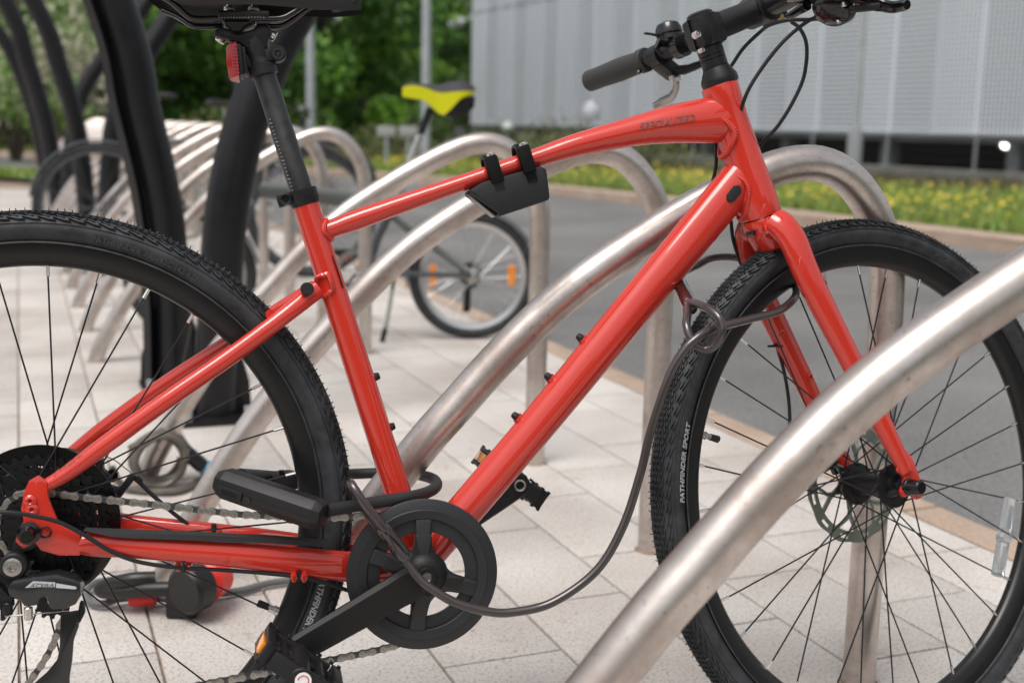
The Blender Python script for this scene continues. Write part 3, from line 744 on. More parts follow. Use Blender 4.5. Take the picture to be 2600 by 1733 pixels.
# top tube, hydroformed
TTu = [(836, 561), (900, 534), (1040, 487), (1194, 436), (1349, 380), (1461, 340), (1601, 298), (1695, 270), (1779, 251), (1850, 240)]
TTl = [(850, 601), (900, 586), (1040, 534), (1194, 479), (1372, 424), (1461, 399), (1601, 373), (1695, 365), (1816, 361), (1880, 361)]
TTu = [(812, 566), (850, 553)] + TTu[1:]; TTl = [(822, 614), (858, 600)] + TTl[1:]
ttP, ttA, ttB = edge_tube(fr_, list(zip(TTu, TTl)), [.012, .0130, .0135, .0135, .0135, .0145, .0165, .0195, .0215, .022, .021], n=8, seg=32)
# down tube
DTu = [(1083, 1395), (1148, 1271), (1328, 1050), (1497, 858), (1620, 696), (1760, 524), (1835, 427), (1890, 370)]
DTl = [(1105, 1455), (1133, 1435), (1225, 1324), (1386, 1133), (1596, 885), (1742, 725), (1861, 568), (1925, 500)]
def perp_pairs(u, l, n):
    return u, l
# use a straight tube with the measured widths instead of slanted pairs
def line_pairs(u, l):
    return
dta, dtb = bp(1497, 858), bp(1835, 427); dd_ = (dtb - dta).normalized(); dper = V((-dd_.z, 0, dd_.x))
if dper.z < 0: dper = -dper
low = (bp(1596, 885) + bp(1742, 725)) / 2
dw = abs((low - dta).dot(dper))
low2 = (bp(1225, 1324) + bp(1386, 1133)) / 2; dtu2 = bp(1328, 1050); dw2 = abs((low2 - dtu2).dot(dper))
c1 = dtb - dper * dw / 2
BBc = V((BBX, 0, BBZ))
c0 = dtu2 - dper * dw2 / 2
DTp = [BBc + (c0 - BBc).normalized() * .002, BBc.lerp(c0, .35), c0, c0.lerp(c1, .5), c1, c1 + dd_ * .016]
fr_.tube(smooth_path(DTp, 5), [(r, s) for r, s in zip(catmull_s([dw2 / 2 * .93, dw2 / 2 * .97, dw2 / 2, (dw + dw2) / 4, dw / 2, dw / 2], 5), catmull_s([.024, .023, .022, .0215, .0215, .021], 5))], 36, up=(0, 1, 0))
# chain stays (right side measured at w=.05)
for s_ in (1, -1):
    CSu = [(195, 1362), (240, 1350), (330, 1358), (520, 1370), (700, 1382), (905, 1400)]
    CSl = [(205, 1405), (240, 1412), (330, 1416), (520, 1432), (700, 1452), (905, 1478)]
    ww = [.064, .062, .059, .052, .043, .030]
    C = []; A_ = []
    for a, b, w in zip(CSu, CSl, ww):
        pa, pb = bp(*a, w), bp(*b, w); pc = (pa + pb) / 2; pc.y = -w * s_; C.append(pc); A_.append((pa - pb).length / 2)
    C.append(V((BBX - .01, -.016 * s_, BBZ + .002))); A_.append(.017)
    fr_.tube(smooth_path(C, 6), [(a, b) for a, b in zip(catmull_s(A_, 6), catmull_s([.007, .008, .009, .010, .0095, .009, .009], 6))], 24, up=(0, 1, 0))
    SSu = [(98, 1221), (155, 1183), (250, 1108), (400, 1000), (560, 890), (700, 786), (795, 706)]
    SSl = [(120, 1252), (190, 1215), (290, 1146), (440, 1036), (600, 925), (740, 820), (815, 762)]
    ww = [.061, .058, .055, .049, .041, .031, .0125]
    C = []; A_ = []
    for a, b, w in zip(SSu, SSl, ww):
        pa, pb = bp(*a, w), bp(*b, w); pc = (pa + pb) / 2; pc.y = -w * s_; C.append(pc); A_.append(min(.0115, (pa - pb).length / 2 * .85))
        if s_ == -1:      # the brake side stay sits a little higher
            k_ = (.008, .013, .014, .014, .012, .007, 0)[len(C) - 1]; pc.x -= .59 * k_; pc.z += .80 * k_
    ssC = C
    fr_.tube(smooth_path(C, 6), [(a, b) for a, b in zip(catmull_s(A_, 6), catmull_s([.0075, .0085, .009, .009, .009, .0092, .0095], 6))], 22, up=(0, 1, 0))
    if s_ == 1: SS_R = smooth_path(C, 6); 
# dropouts: plates
def drop(w, sgn):
    dpx = [(63, 1245), (75, 1218), (98, 1205), (122, 1222), (124, 1262), (150, 1325), (205, 1352), (205, 1408), (150, 1408), (105, 1395), (90, 1377), (60, 1392), (40, 1372), (50, 1335), (62, 1322), (54, 1290)]
    o = [bp(x, y, w) for x, y in dpx]; return [(p.x, p.z) for p in o]
for s_ in (1, -1):
    fr_.prism(drop(.066, 1), -.0625 * s_, -.0705 * s_, bev=.0022)
# small bosses, cable guides (under the chain stay) and rack eyelets
for (x, y) in ((466, 1431), (759, 1458)):
    for dx in (-13, 13):
        p = bp(x + dx, y + 2, .047); fr_.tube([p + V((0, .006, .004)), p + V((0, -.006, -.001)), p + V((0, -.004, -.006))], [.0038, .0042, .0022], 8)
FRAME = part(fr_, 'frame', RED, smooth=50)
# ---- weld beads
def on_cyl(p, d, A, B, rad):
    """first hit along p + s d with cylinder A-B"""
    ax = (B - A).normalized(); w_ = p - A; dp = d - ax * d.dot(ax); wp = w_ - ax * w_.dot(ax)
    a = dp.dot(dp); b = 2 * dp.dot(wp); c = wp.dot(wp) - rad * rad; D = b * b - 4 * a * c
    if D < 0: return p + d * (-b / (2 * a)), False
    return p + d * ((-b - math.sqrt(D)) / (2 * a)), True
def weld(centre, d, side_r, up_r, A, B, rad, back, r0=.0032, nb=40, sc=1.0):
    d = d.normalized(); u = V((0, 1, 0)); s = d.cross(u).normalized(); pts = []; N = nb * 5
    for k in range(N):
        a = 2 * math.pi * k / N
        p = centre - d * back + s * math.cos(a) * side_r * sc + u * math.sin(a) * up_r * sc
        q, hit = on_cyl(p, d, A, B, rad); pts.append(q - d * .0012)
    mb = MB(); rr = [(r0 * .95 * (1 + .05 * math.sin(2 * math.pi * i / 5)), r0 * .8 * (1 + .09 * math.sin(2 * math.pi * i / 5))) for i in range(N)]
    mb.tube(pts, rr, 8, closed=True); return mb
BBt = V((BBX, 0, BBZ)); i_ = len(ttP) - 1
welds = [weld(HT_T - hdir * .062, (ttP[-9] - ttP[-17]), ttA[-9], ttB[-9], HT_B, HT_T, .0232, .06, .0052, 62),
         weld(HT_B + hdir * .052, dd_, dw / 2, .0215, HT_B, HT_T, .0250, .06, .0048, 60),
         weld(ttP[10], (ttP[0] - ttP[12]), ttA[10] * 1.02, .0132, BBt, ST_T, .0160, 0, .0036, 34),
         ]
for m_ in welds: part(m_, 'weld_bead', RED, FRAME)
for s_ in (1, -1):
    a_ = ssC[-1].copy(); a_.y = -abs(a_.y) * s_; b_3 = ssC[-2].copy(); b_3.y = -abs(b_3.y) * s_
    part(weld(a_, (a_ - b_3) * V((1, .15, 1)), .0118, .0075, BBt, ST_T, .0158, .05, .0036, 30), 'weld_bead', RED, FRAME)
# weld at seat tube foot
part(weld(BBt + st_dir * .03, -st_dir, .0165, .0165, V((BBX, -.04, BBZ)), V((BBX, .04, BBZ)), .0225, .03, .0035, 36), 'weld_bead', RED, FRAME)
# bridge between seat stays
mb = MB(); mb.cyl((.262, -.032, .235), (.262, .032, .235), .006); part(mb, 'stay_bridge', RED, FRAME)
# bottle bosses with bolts
def boss(px, w, d, fn=bp, r=.0052, h=.008):
    p = fn(*px, w); d = V(d).normalized()
    mb = MB(); mb.cyl(p - d * .004, p + d * .0012, r + .0015, 16, mi=1); mb.cyl(p + d * .001, p + d * h, r, 14, r2=r * .8, bev=.001); part(mb, 'boss_bolt', [PLAS, RED], FRAME)
perp_st = V((st_dir.z, 0, -st_dir.x))
boss((948, 958), 0, perp_st); boss((987, 1085), 0, perp_st)
for px in ((1478, 861), (1397, 960), (1314, 1060)): boss(px, 0, dper)
# rubber plugs
mb = MB(); q = bp(1863, 492, .0215)
mb.prism([(dd_.x * a * .012 + dper.x * b * .0065, dd_.z * a * .012 + dper.z * b * .0065) for a, b in ((1, .4), (.6, 1), (-.6, 1), (-1, .4), (-1, -.4), (-.6, -1), (.6, -1), (1, -.4))], 0, -.003, M=Matrix.Translation((q.x, q.y + .0012, q.z)), bev=.0008); part(mb, 'plug', PLASM, FRAME)
q = bp(780, 733, .034); mb = MB(); mb.cyl(q + V((0, .012, 0)), q + V((0, -.0015, 0)), .0078, 22, bev=.001); part(mb, 'plug', PLASM, FRAME)
# chain stay guard
mb = MB(); gp_ = [(212, 1347), (300, 1350), (500, 1357), (700, 1367), (822, 1376), (834, 1376), (834, 1386), (822, 1388), (700, 1379), (500, 1372), (330, 1366), (285, 1362)]
o = [bp(x, y, .061) for x, y in gp_[:6]]; o2 = [bp(x, y, .061) for x, y in gp_[6:]]
pts = []
ws = [.0735, .071, .0645, .0555, .048, .047]
for i in range(6):
    pa = bp(*gp_[i], ws[i]); pb = bp(*gp_[11 - i], ws[i]); pts.append((pa, pb))
vs = []; 
for pa, pb in pts: vs += [pa + V((0, .012, .0015)), pa, pb, pb + V((0, .004, 0))]
fs = [(4 * i + j, 4 * i + j + 1, 4 * i + 5 + j, 4 * i + 4 + j) for i in range(5) for j in range(3)]
mb.add(vs, fs); part(mb, 'chainstay_guard', RUBS, FRAME, smooth=60)
from mathutils.bvhtree import BVHTree
FBVH = BVHTree.FromPolygons([v.co.copy() for v in FRAME.data.vertices], [tuple(f.vertices) for f in FRAME.data.polygons])
# lettering laid on the tube: letters bent along the tube's own side
def lay_text(body, size, px_a, px_b, w0, hw, ra, m, parent, shear=.25, spacing=1.05, eps=.0006, bold=.0, fn=bp, name='lettering'):
    """text on an elliptic tube side between two survey points"""
    a = fn(*px_a, w0); b = fn(*px_b, w0); d = (b - a); L_ = d.length; d.normalize(); u = V((-d.z, 0, d.x))
    vs, fs = text_mesh(body, size, shear, spacing=spacing, bold=bold)
    xs = [v[0] for v in vs]; k = L_ / (max(xs) - min(xs)); mid = (a + b) / 2
    out = []
    for x, y, z in vs:
        t = y * k / ra; t = max(-.95, min(.95, t))
        p = mid + d * (x - (max(xs) + min(xs)) / 2) * k + u * y * k
        hit = FBVH.ray_cast(V((p.x, -.3, p.z)), V((0, 1, 0)))[0]
        p.y = (hit.y if hit else -(w0 - hw + hw * math.sqrt(1 - t * t))) - eps; out.append(p)
    mb = MB(); mb.add(out, fs); return part(mb, name, m, parent, smooth=0)
lay_text('SPECIALIZED', .02, (1623, 323), (1764, 299), .0205, .0205, .028, GREYINK, FRAME, .3, 1.0, eps=.0012, bold=.0004)
lay_text('SIRRUS X', .02, (133, 1205), (207, 1152), .0655, .009, .0115, GREYINK, FRAME, .2, 1.2, eps=.001)
# serial sticker on seat tube front edge
mb = MB(); p = bp(858, 690, .006); mb.box((0, 0, 0), (.0012, .016, .04), M=Matrix.Translation(p) @ Matrix.Rotation(math.atan2(st_dir.x, st_dir.z), 4, 'Y'), bev=.0004); part(mb, 'sticker', BLACKG, FRAME)

# ---- seat clamp, seat post, reflector, saddle
mb = MB(); mb.tube([ST_T - st_dir * .004, ST_T + st_dir * .0005, ST_T + st_dir * .0145, ST_T + st_dir * .015], [.0162, .0182, .0182, .0165], 40)
pc = bp(727, 507, .0)
mb.box((0, 0, 0), (.022, .022, .0145), M=Matrix.Translation(pc) @ Matrix.Rotation(R(-17), 4, 'Y'), bev=.002)
CL = part(mb, 'seat_clamp', BLACK)
pb_ = bp(725, 508, .013); mb = MB(); mb.lathe([(.0001, .0), (.0032, .0), (.0034, .0016), (.0062, .0018), (.0064, -.004)], pb_, (0, -1, 0), 20); part(mb, 'bolt', BLACKG, CL)
PT = V((.2457, 0, .5806))
post_top = ST_T + st_dir * .176
mb = MB(); mb.tube([ST_T, ST_T + st_dir * .085, ST_T + st_dir * .0855, post_top, post_top + st_dir * .02], [.0137, .0137, .01345, .01345, .0135], 36)
POST = part(mb, 'seatpost', mat('seatpost_black', (.02, .02, .021), .4, rvar=.14, scale=60, var=.3))
# ruler ticks on the post
mb = MB()
for i in range(22):
    p = ST_T + st_dir * (.008 + i * .0045); d = V((-st_dir.z * .72, -.69, st_dir.x * .72)).normalized()
    mb.box((0, 0, 0), (.0004, .0022 if i % 5 else .0045, .0009), M=Matrix.Translation(p + d * .0139) @ Matrix.Rotation(math.atan2(d.y, d.x) , 4, 'Z'))
part(mb, 'ruler_mark', mat('tick_paint', (.3, .3, .3), .6), POST, smooth=0)
# head casting
hp = [(660, 155), (620, 110), (575, 92), (552, 92), (544, 85), (544, 76), (552, 70), (585, 72), (617, 82), (645, 78), (663, 62), (675, 58), (690, 73), (693, 82), (684, 95), (676, 108), (683, 140), (668, 150)]
hp2 = [(628, 122), (600, 106), (566, 99), (546, 94), (543, 84), (545, 76), (560, 69), (590, 75), (612, 82), (640, 76), (662, 61), (676, 59), (692, 76), (690, 90), (680, 103), (679, 122)]
mb = MB(); o = [bp(x, y, .01) for x, y in hp2]; mb.prism([(p.x, p.z) for p in o], -.0125, .0125, bev=.004)
pp = bp(652, 118, 0); mb.tube([post_top - st_dir * .004, pp, pp + st_dir * .012], [.0134, .014, .0125], 24)
part(mb, 'post_head', BLACK, POST)
for (x, y) in ((563, 96), (688, 88)):
    q = bp(x, y, .0); mb = MB(); d = V((-.5, 0, -.8)) if x < 600 else V((.8, 0, -.5)); mb.cyl(q, q + d.normalized() * .006, .0062, 14, bev=.001); part(mb, 'bolt', SILV, POST)
# rail cradle: lower and upper clamp, yoke bolts
mb = MB(); o = [bp(x, y, .02) for x, y in ((563, 52), (650, 52), (640, 60), (620, 68), (612, 80), (598, 82), (588, 78), (582, 66), (566, 58))]; mb.prism([(p.x, p.z) for p in o], -.026, .026, bev=.003); part(mb, 'lower_clamp', BLACK, POST)
for x in (588, 650):
    mb = MB(); q = bp(x, 36, .0215); mb.box((0, 0, 0), (.030, .052, .007), M=Matrix.Translation((q.x, 0, q.z)), bev=.002); part(mb, 'upper_clamp', BLACK, POST)
    mb = MB(); q = bp(x - 6, 20, .0); mb.cyl(q + V((0, 0, -.02)), q + V((0, 0, .012)), .0035, 12, bev=.0006); mb.lathe([(.0052, -.006), (.0068, -.003), (.0068, 0), (.0045, .001)], q, (0, 0, 1), 16); part(mb, 'yoke_bolt', SILV, POST)
# saddle
SAD = None
sa = MB(); rows = []
def srow(x_px, half_w, zt_px, drop_, zb): rows.append((x_px, half_w, zt_px, drop_, zb))
sx = [bp(350, -30).x, bp(400, -30).x, bp(470, -30).x, bp(560, -30).x, bp(660, -30).x, bp(760, -30).x, bp(860, -30).x, bp(915, -30).x]
hw = [.060, .076, .074, .055, .036, .026, .021, .014]; zt = bp(600, -75).z
zts = [zt + .012, zt + .008, zt, zt - .006, zt - .008, zt - .008, zt - .010, zt - .016]
skirt = [.022, .034, .046, .034, .026, .026, .024, .014]
seg = 13; vs = []
X_ = catmull_s(sx, 4); HW = catmull_s(hw, 4); ZT = catmull_s(zts, 4); SK = catmull_s(skirt, 4)
for x, h, z, k in zip(X_, HW, ZT, SK):
    for j in range(seg):
        a = -1 + 2 * j / (seg - 1); aa = abs(a)
        y = h * math.copysign(min(1, aa * 1.35), a); zz_ = z - (k * max(0, (aa - .62) / .38) ** 1.3) - .006 * aa ** 2
        if aa > .95: y *= .93
        vs.append((x, y, zz_))
n = len(X_); fs = [(i * seg + j, (i + 1) * seg + j, (i + 1) * seg + j + 1, i * seg + j + 1) for i in range(n - 1) for j in range(seg - 1)]
o_ = len(vs)
for x, h, z, k in zip(X_, HW, ZT, SK):
    for j in range(seg):
        a = -1 + 2 * j / (seg - 1); aa = abs(a); y = h * math.copysign(min(1, aa * 1.35), a) * .9; vs.append((x, y * .95, z - .014 - (k * .9 * max(0, (aa - .62) / .38) ** 1.3)))
fs += [tuple(i + o_ for i in f[::-1]) for f in fs[:]]
for i in range(n - 1):
    for j in (0, seg - 1):
        a, b, c, d = i * seg + j, (i + 1) * seg + j, (i + 1) * seg + j + o_, i * seg + j + o_; fs.append((a, b, c, d))
for i in (0, n - 1):
    for j in range(seg - 1): fs.append((i * seg + j, i * seg + j + 1, i * seg + j + 1 + o_, i * seg + j + o_))
sa.add(vs, fs); SAD = part(sa, 'saddle', mat('saddle_cover', (.018, .018, .02), .35, bump=.2, bscale=800), smooth=60)
# rails
for s_ in (1, -1):
    w = .0215 * s_
    rp_ = [(395, -18, .045), (430, 2, .038), (455, 22, .030), (478, 42, .0235), (505, 48, .0215), (570, 47, .0215), (660, 47, .0215), (712, 47, .0215), (740, 35, .020), (775, 12, .017), (800, 4, .015), (845, 6, .013), (870, -2, .012)]
    P = [bp(x, y, ww) for x, y, ww in rp_]
    P = [V((p.x, -ww * s_, p.z)) for p, (_, _, ww) in zip(P, rp_)]
    mb = MB(); mb.tube(smooth_path(P, 5), .0035, 14); part(mb, 'rail', BLACKG, SAD)
mb = MB()
for i in range(16):
    q = bp(556 + i * 7.6, 45.5, .025); mb.box((q.x, -.0249, q.z + .0008), (.0005, .0006, .002 if i % 5 else .0035))
part(mb, 'ruler_mark', WHITE, SAD, smooth=0)
mb = MB(); o = [bp(x, y, .014) for x, y in ((842, 6), (866, -4), (905, -8), (912, 3), (900, 13), (855, 21), (843, 19))]; mb.prism([(p.x, p.z) for p in o], -.017, .017, bev=.003); part(mb, 'nose_bracket', PLAS, SAD)
mb = MB(); o = [bp(x, y, .0175) for x, y in ((846, 9), (873, 8), (868, 17), (846, 20))]; mb.prism([(p.x, p.z) for p in o], -.016, -.018, bev=.0005); part(mb, 'nose_plate', mat('bracket_grey', (.3, .28, .27), .4), SAD)
# rear reflector with clamp band
cb = bp(684, 138, 0)
mb = MB(); ba = ST_T + st_dir * .153; mb.tube([ba, ba + st_dir * .001, ba + st_dir * .013, ba + st_dir * .014], [.0142, .0165, .0165, .0145], 32)
e1 = bp(706, 137, .006); mb.cyl(e1 + V((0, .012, 0)), e1 + V((0, -.008, 0)), .0095, 20, bev=.0015); mb.box((0, 0, 0), (.02, .014, .014), M=Matrix.Translation(bp(690, 140, .004)) @ Matrix.Rotation(R(-15), 4, 'Y'), bev=.002)
mb.box((0, 0, 0), (.022, .010, .016), M=Matrix.Translation(bp(624, 158, .002)) @ Matrix.Rotation(R(-15), 4, 'Y'), bev=.003)
RB = part(mb, 'reflector_clamp', PLAS)
mb = MB(); q = bp(706, 137, .0145); mb.lathe([(.0001, -.001), (.0042, -.001), (.0044, .001), (.0062, .001), (.0064, -.003)], q, (0, -1, 0), 20); 
mb.box((q.x, q.y, q.z), (.0055, .001, .0013)); mb.box((q.x, q.y, q.z), (.0013, .0012, .0055)); part(mb, 'screw', BLACKG, RB)
# reflector body: tilted plate facing backwards
Mr = Matrix.Translation(bp(594, 160, .0)) @ Matrix.Scale(.92, 4) @ Matrix.Rotation(R(-4), 4, 'Y')
mb = MB(); mb.box((.008, 0, 0), (.006, .048, .038), M=Mr, bev=.002); mb.box((.013, 0, 0), (.006, .034, .034), M=Mr, bev=.002); part(mb, 'housing', PLAS, RB)
mb = MB(); bm = bmesh.new()
ys = [-.028, -.020, -.008, .008, .020, .028]; zs_ = [-.021, -.018, 0, .018, .021]
vs = []
for y in ys:
    for z_ in zs_: vs.append((-.010 + .012 * (abs(y) / .028) ** 2.2 + .003 * (abs(z_) / .021) ** 4, y, z_ + .000))
bm.free(); n2 = len(zs_); fs = [(i * n2 + j, (i + 1) * n2 + j, (i + 1) * n2 + j + 1, i * n2 + j + 1) for i in range(len(ys) - 1) for j in range(n2 - 1)]
mb.add(vs, fs, M=Mr); vs2 = [(.005, y, z_) for y in ys for z_ in zs_]
o2_ = len(mb.v); mb.add(vs2, [f[::-1] for f in fs], M=Mr)
for i in range(len(ys) - 1):
    for j in (0, n2 - 1): mb.f.append((i * n2 + j, (i + 1) * n2 + j, (i + 1) * n2 + j + o2_, i * n2 + j + o2_)); mb.m.append(0)
for j in range(n2 - 1):
    for i in (0, len(ys) - 1): mb.f.append((i * n2 + j, i * n2 + j + 1, i * n2 + j + 1 + o2_, i * n2 + j + o2_)); mb.m.append(0)
part(mb, 'red_lens', LENSR, RB, smooth=20)
# facets on the side of the lens
mb = MB()
for i in range(9):
    for j in range(4):
        mb.box((-.0015 + j * .0022, -.0283, -.017 + i * .0042), (.0014, .0008, .003), M=Mr)
part(mb, 'lens_facet', mat('lens_facet', (.30, .0, .004), .2, coat=1), RB, smooth=0)

# ================================================================ WHEELS
RO, RI = .3545, .2916
def text_on_arc(body, size, r, a0, m, parent, y, flip=False, shear=0., spacing=1., stretch=1., name='lettering', bold=0., ycurve=None):
    vs, fs = text_mesh(body, size, shear, spacing=spacing, bold=bold); out = []
    for x, yy, z_ in vs:
        rr = r + (yy if not flip else -yy); a = a0 - (x * stretch / r if not flip else -x * stretch / r)
        yv = y(rr) if callable(y) else y
        out.append((math.cos(a) * rr, yv, math.sin(a) * rr))
    mb = MB(); mb.add(out, fs); return mb.build(name, m, parent, smooth=0)
def tyre_y(rr):
    """half width of the tyre at radius rr (outer surface)"""
    t = (rr - .3335) / .0215; return .0212 * math.sqrt(max(.02, 1 - t * t))
def build_wheel(name, Mx, parent_label, front):
    # rim
    prof = [(RI, 0), (RI + .001, -.0045), (RI + .006, -.0095), (RI + .016, -.0128), (RI + .0255, -.0135), (RI + .0262, -.0125), (RI + .0262, .0125), (RI + .0255, .0135), (RI + .016, .0128), (RI + .006, .0095), (RI + .001, .0045)]
    mb = MB(); mb.lathe(prof, (0, 0, 0), (0, 1, 0), 160, closed=True)
    rim = mb.build(name, RIMM, bike, smooth=40); rim.matrix_local = Mx
    # tyre
    N = 26; pr = []
    for k in range(N):
        a = math.pi * 2 * k / N; c, s = math.cos(a), math.sin(a)
        pr.append((.3335 + .0198 * c, .0210 * s * (1 if c > -.3 else .86)))
    mb = MB(); mb.lathe(pr, (0, 0, 0), (0, 1, 0), 200, closed=True)
    for s_ in (1, -1):      # bead ridge and mould line
        mb.lathe([(.3168, .0142 * s_), (.3180, .0172 * s_), (.3196, .0166 * s_), (.3188, .0140 * s_)], (0, 0, 0), (0, 1, 0), 160, closed=True)
        mb.lathe([(.3395, .0200 * s_), (.3400, .0209 * s_), (.3405, .0197 * s_)], (0, 0, 0), (0, 1, 0), 200, closed=True)
    ty = mb.build('tyre', RUB, rim, smooth=45)
    # tread: joined small knobs
    mb = MB(); NK = 132; rows_ = 11
    def surf(ph, lift):    # ph: angle across the crown, 0 top; returns r,y
        return .3335 + (.0198 + lift) * math.cos(ph), (.0210 + lift) * math.sin(ph)
    def knob(th, ph, dth, dph, lift, sl=0., lo=-.001):
        vs = []
        for l in (lo, lift):
            k = 1 if l < 0 else .78
            for a, b in ((-1, -1), (1, -1), (1, 1), (-1, 1)):
                r_, y_ = surf(ph + b * dph * k, l); t_ = th + (a * dth * k) + sl * b * dph; vs.append((math.cos(t_) * r_, y_, math.sin(t_) * r_))
        mb.add(vs, [(4, 5, 6, 7), (0, 1, 5, 4), (1, 2, 6, 5), (2, 3, 7, 6), (3, 0, 4, 7)])
    for i in range(NK):
        th = 2 * math.pi * i / NK
        for s_ in (1, -1):
            knob(th + (.5 if s_ > 0 else 0) * 2 * math.pi / NK, s_ * .97, .0125, .10, .0032, s_ * -.18)
            knob(th + (.5 if s_ > 0 else 0) * 2 * math.pi / NK + .008, s_ * .80, .0058, .075, .0028, s_ * -.14)
    NR_ = 300
    for i in range(NR_):
        th = 2 * math.pi * i / NR_
        for j in range(-4, 5):
            ph = j * .145 + (.07 if i % 2 else 0)
            if abs(ph) > .68: continue
            knob(th, ph, .0062, .044, .0021, (.11 if (j + i) % 2 else -.11))
    mb.build('tread', RUB, rim, smooth=0, kind='stuff')
    # fine moulding whiskers along the tread edge
    mb = MB()
    for i in range(260):
        th = 2 * math.pi * (i + random.random() * .3) / 260
        for ph in (.62, -.62, 0.05):
            r0, y0 = surf(ph, .0020); r1, y1 = surf(ph + random.gauss(0, .03), random.uniform(.0036, .0056)); t2 = th + random.gauss(0, .003)
            a = V((math.cos(th) * r0, y0, math.sin(th) * r0)); b = V((math.cos(t2) * r1, y1, math.sin(t2) * r1)); mb.tube([a, b], [.0008, .0005], 3)
    mb.build('whisker', RUB, rim, smooth=0, kind='stuff')
    # hub
    hw_ = .033 if front else .034; fr = .0285
    mb = MB()
    core = [(.0001, -.056), (.0095, -.056), (.0095, -.044), (.016, -.043), (.016, -.036), (fr, -.035), (fr, -.0315), (.017, -.030), (.0145, -.015), (.0145, .015), (.017, .030), (fr, .0315), (fr, .035), (.017, .036), (.017, .043), (.0095, .044), (.0095, .056), (.0001, .056)]
    mb.lathe(core, (0, 0, 0), (0, 1, 0), 40); hub = mb.build('hub', BLACK, rim, smooth=40)
    # spokes, each one a piece of its own, sharing four meshes
    sh = {}
    for s_ in (1, -1):
        for t_ in (1, -1):
            mb = MB(); ha = R(t_ * 63)
            h = V((math.cos(ha) * .0255, s_ * (.0335 + .0022 * t_), math.sin(ha) * .0255)); rimp = V((RI + .001, s_ * .002, 0)); d = (rimp - h).normalized()
            mb.tube([h - V((0, s_ * .004, 0)), h, rimp - d * .012], .00105, 8, mi=0)
            mb.tube([rimp - d * .0125, rimp - d * .002, rimp + d * .003], [.0021, .0021, .0024], 8, mi=1)
            oo = mb.build('spoke', [BLACK, SILV], None, smooth=40); sh[(s_, t_)] = oo.data; bpy.data.objects.remove(oo)
    a_off = R(92.5) if front else R(90 - 2.6)
    for k in range(32):
        o = link('spoke', sh[(1 if k % 2 else -1, 1 if (k // 2) % 2 else -1)], rim); o.rotation_euler = (0, -(a_off + k * 2 * math.pi / 32), 0)
    # valve
    return rim
RW = build_wheel('wheel', Matrix.Identity(4), '', False)
FW = build_wheel('wheel', SM @ Matrix.Translation((WB, 0, 0)), '', True)
def valve(rim, a):
    mb = MB(); c, s = math.cos(a), math.sin(a); f = lambda r: V((c * r, 0, s * r))
    mb.cyl(f(RI + .002), f(RI - .0045), .0045, 14, mi=1); mb.cyl(f(RI - .004), f(RI - .013), .0033, 14, mi=1); mb.cyl(f(RI - .0042), f(RI - .0055), .0052, 8, mi=1)
    for k in range(5): mb.cyl(f(RI - .0065 - k * .0013), f(RI - .0071 - k * .0013), .0037, 12, mi=1)
    mb.cyl(f(RI - .012), f(RI - .026), .0042, 12, mi=0, r2=.0046, bev=.0008)
    mb.build('valve', [PLAS, DSIL], rim)
def rim_angle(px, fn, cx):
    p = fn(*px, .0); return math.atan2(p.z, p.x - cx)
valve(RW, rim_angle((700, 1547), bp, 0)); valve(FW, rim_angle((1800, 1108), sp, WB))
# sidewall lettering (right side = -y)
ys = lambda rr: -(tyre_y(rr) + .0004)
def flipx(a): return a
a1 = rim_angle((1775, 1075), sp, WB); text_on_arc('PATHFINDER SPORT', .0100, .3285, a1 + .17, WHITE, FW, ys, shear=.2, bold=.0004, spacing=1.05)
a2 = rim_angle((760, 1560), bp, 0); text_on_arc('PATHFINDER SPORT', .0100, .3285, a2 + .03, WHITE, RW, ys, flip=False, shear=.2, bold=.0004, spacing=1.05)
a3 = rim_angle((365, 690), bp, 0); text_on_arc('PATHFINDER 700x42C (42-622)', .0095, .3285, a3 , EMB, RW, ys, shear=0)
a4 = rim_angle((2390, 620), sp, WB); text_on_arc('SPECIALIZED', .0095, .3285, a4, EMB, FW, ys, shear=.25)
# wheel reflector (front) clipped to spokes
q1, q2 = sp(2566, 1262, 0), sp(2532, 1465, 0)
mb = MB(); d = (q2 - q1); L_ = d.length; mid = (q1 + q2) / 2; an = math.atan2(d.x, d.z)
Mf = (Matrix.Translation((WB, 0, 0))).inverted() @ Matrix.Translation(mid) @ Matrix.Rotation(an, 4, 'Y')
mb.box((0, 0, L_ * .27), (.0185, .010, L_ * .44), M=Mf, bev=.003); mb.box((0, 0, -L_ * .27), (.0185, .010, L_ * .44), M=Mf, bev=.003); mb.cyl(Mf @ V((0, -.007, 0)), Mf @ V((0, .007, 0)), .0085, 20)
rf = mb.build('spoke_reflector', CLEAR, FW)
mb = MB()
for s_ in (1, -1):
    for i in range(14):
        for j in range(3): mb.box(((j - 1) * .0032, -.0052, s_ * (L_ * .12 + i * L_ * .021)), (.0022, .0006, L_ * .012), M=Mf)
mb.build('facet', mat('reflector_facet', (.45, .48, .52), .2, metal=.6), FW, smooth=0)
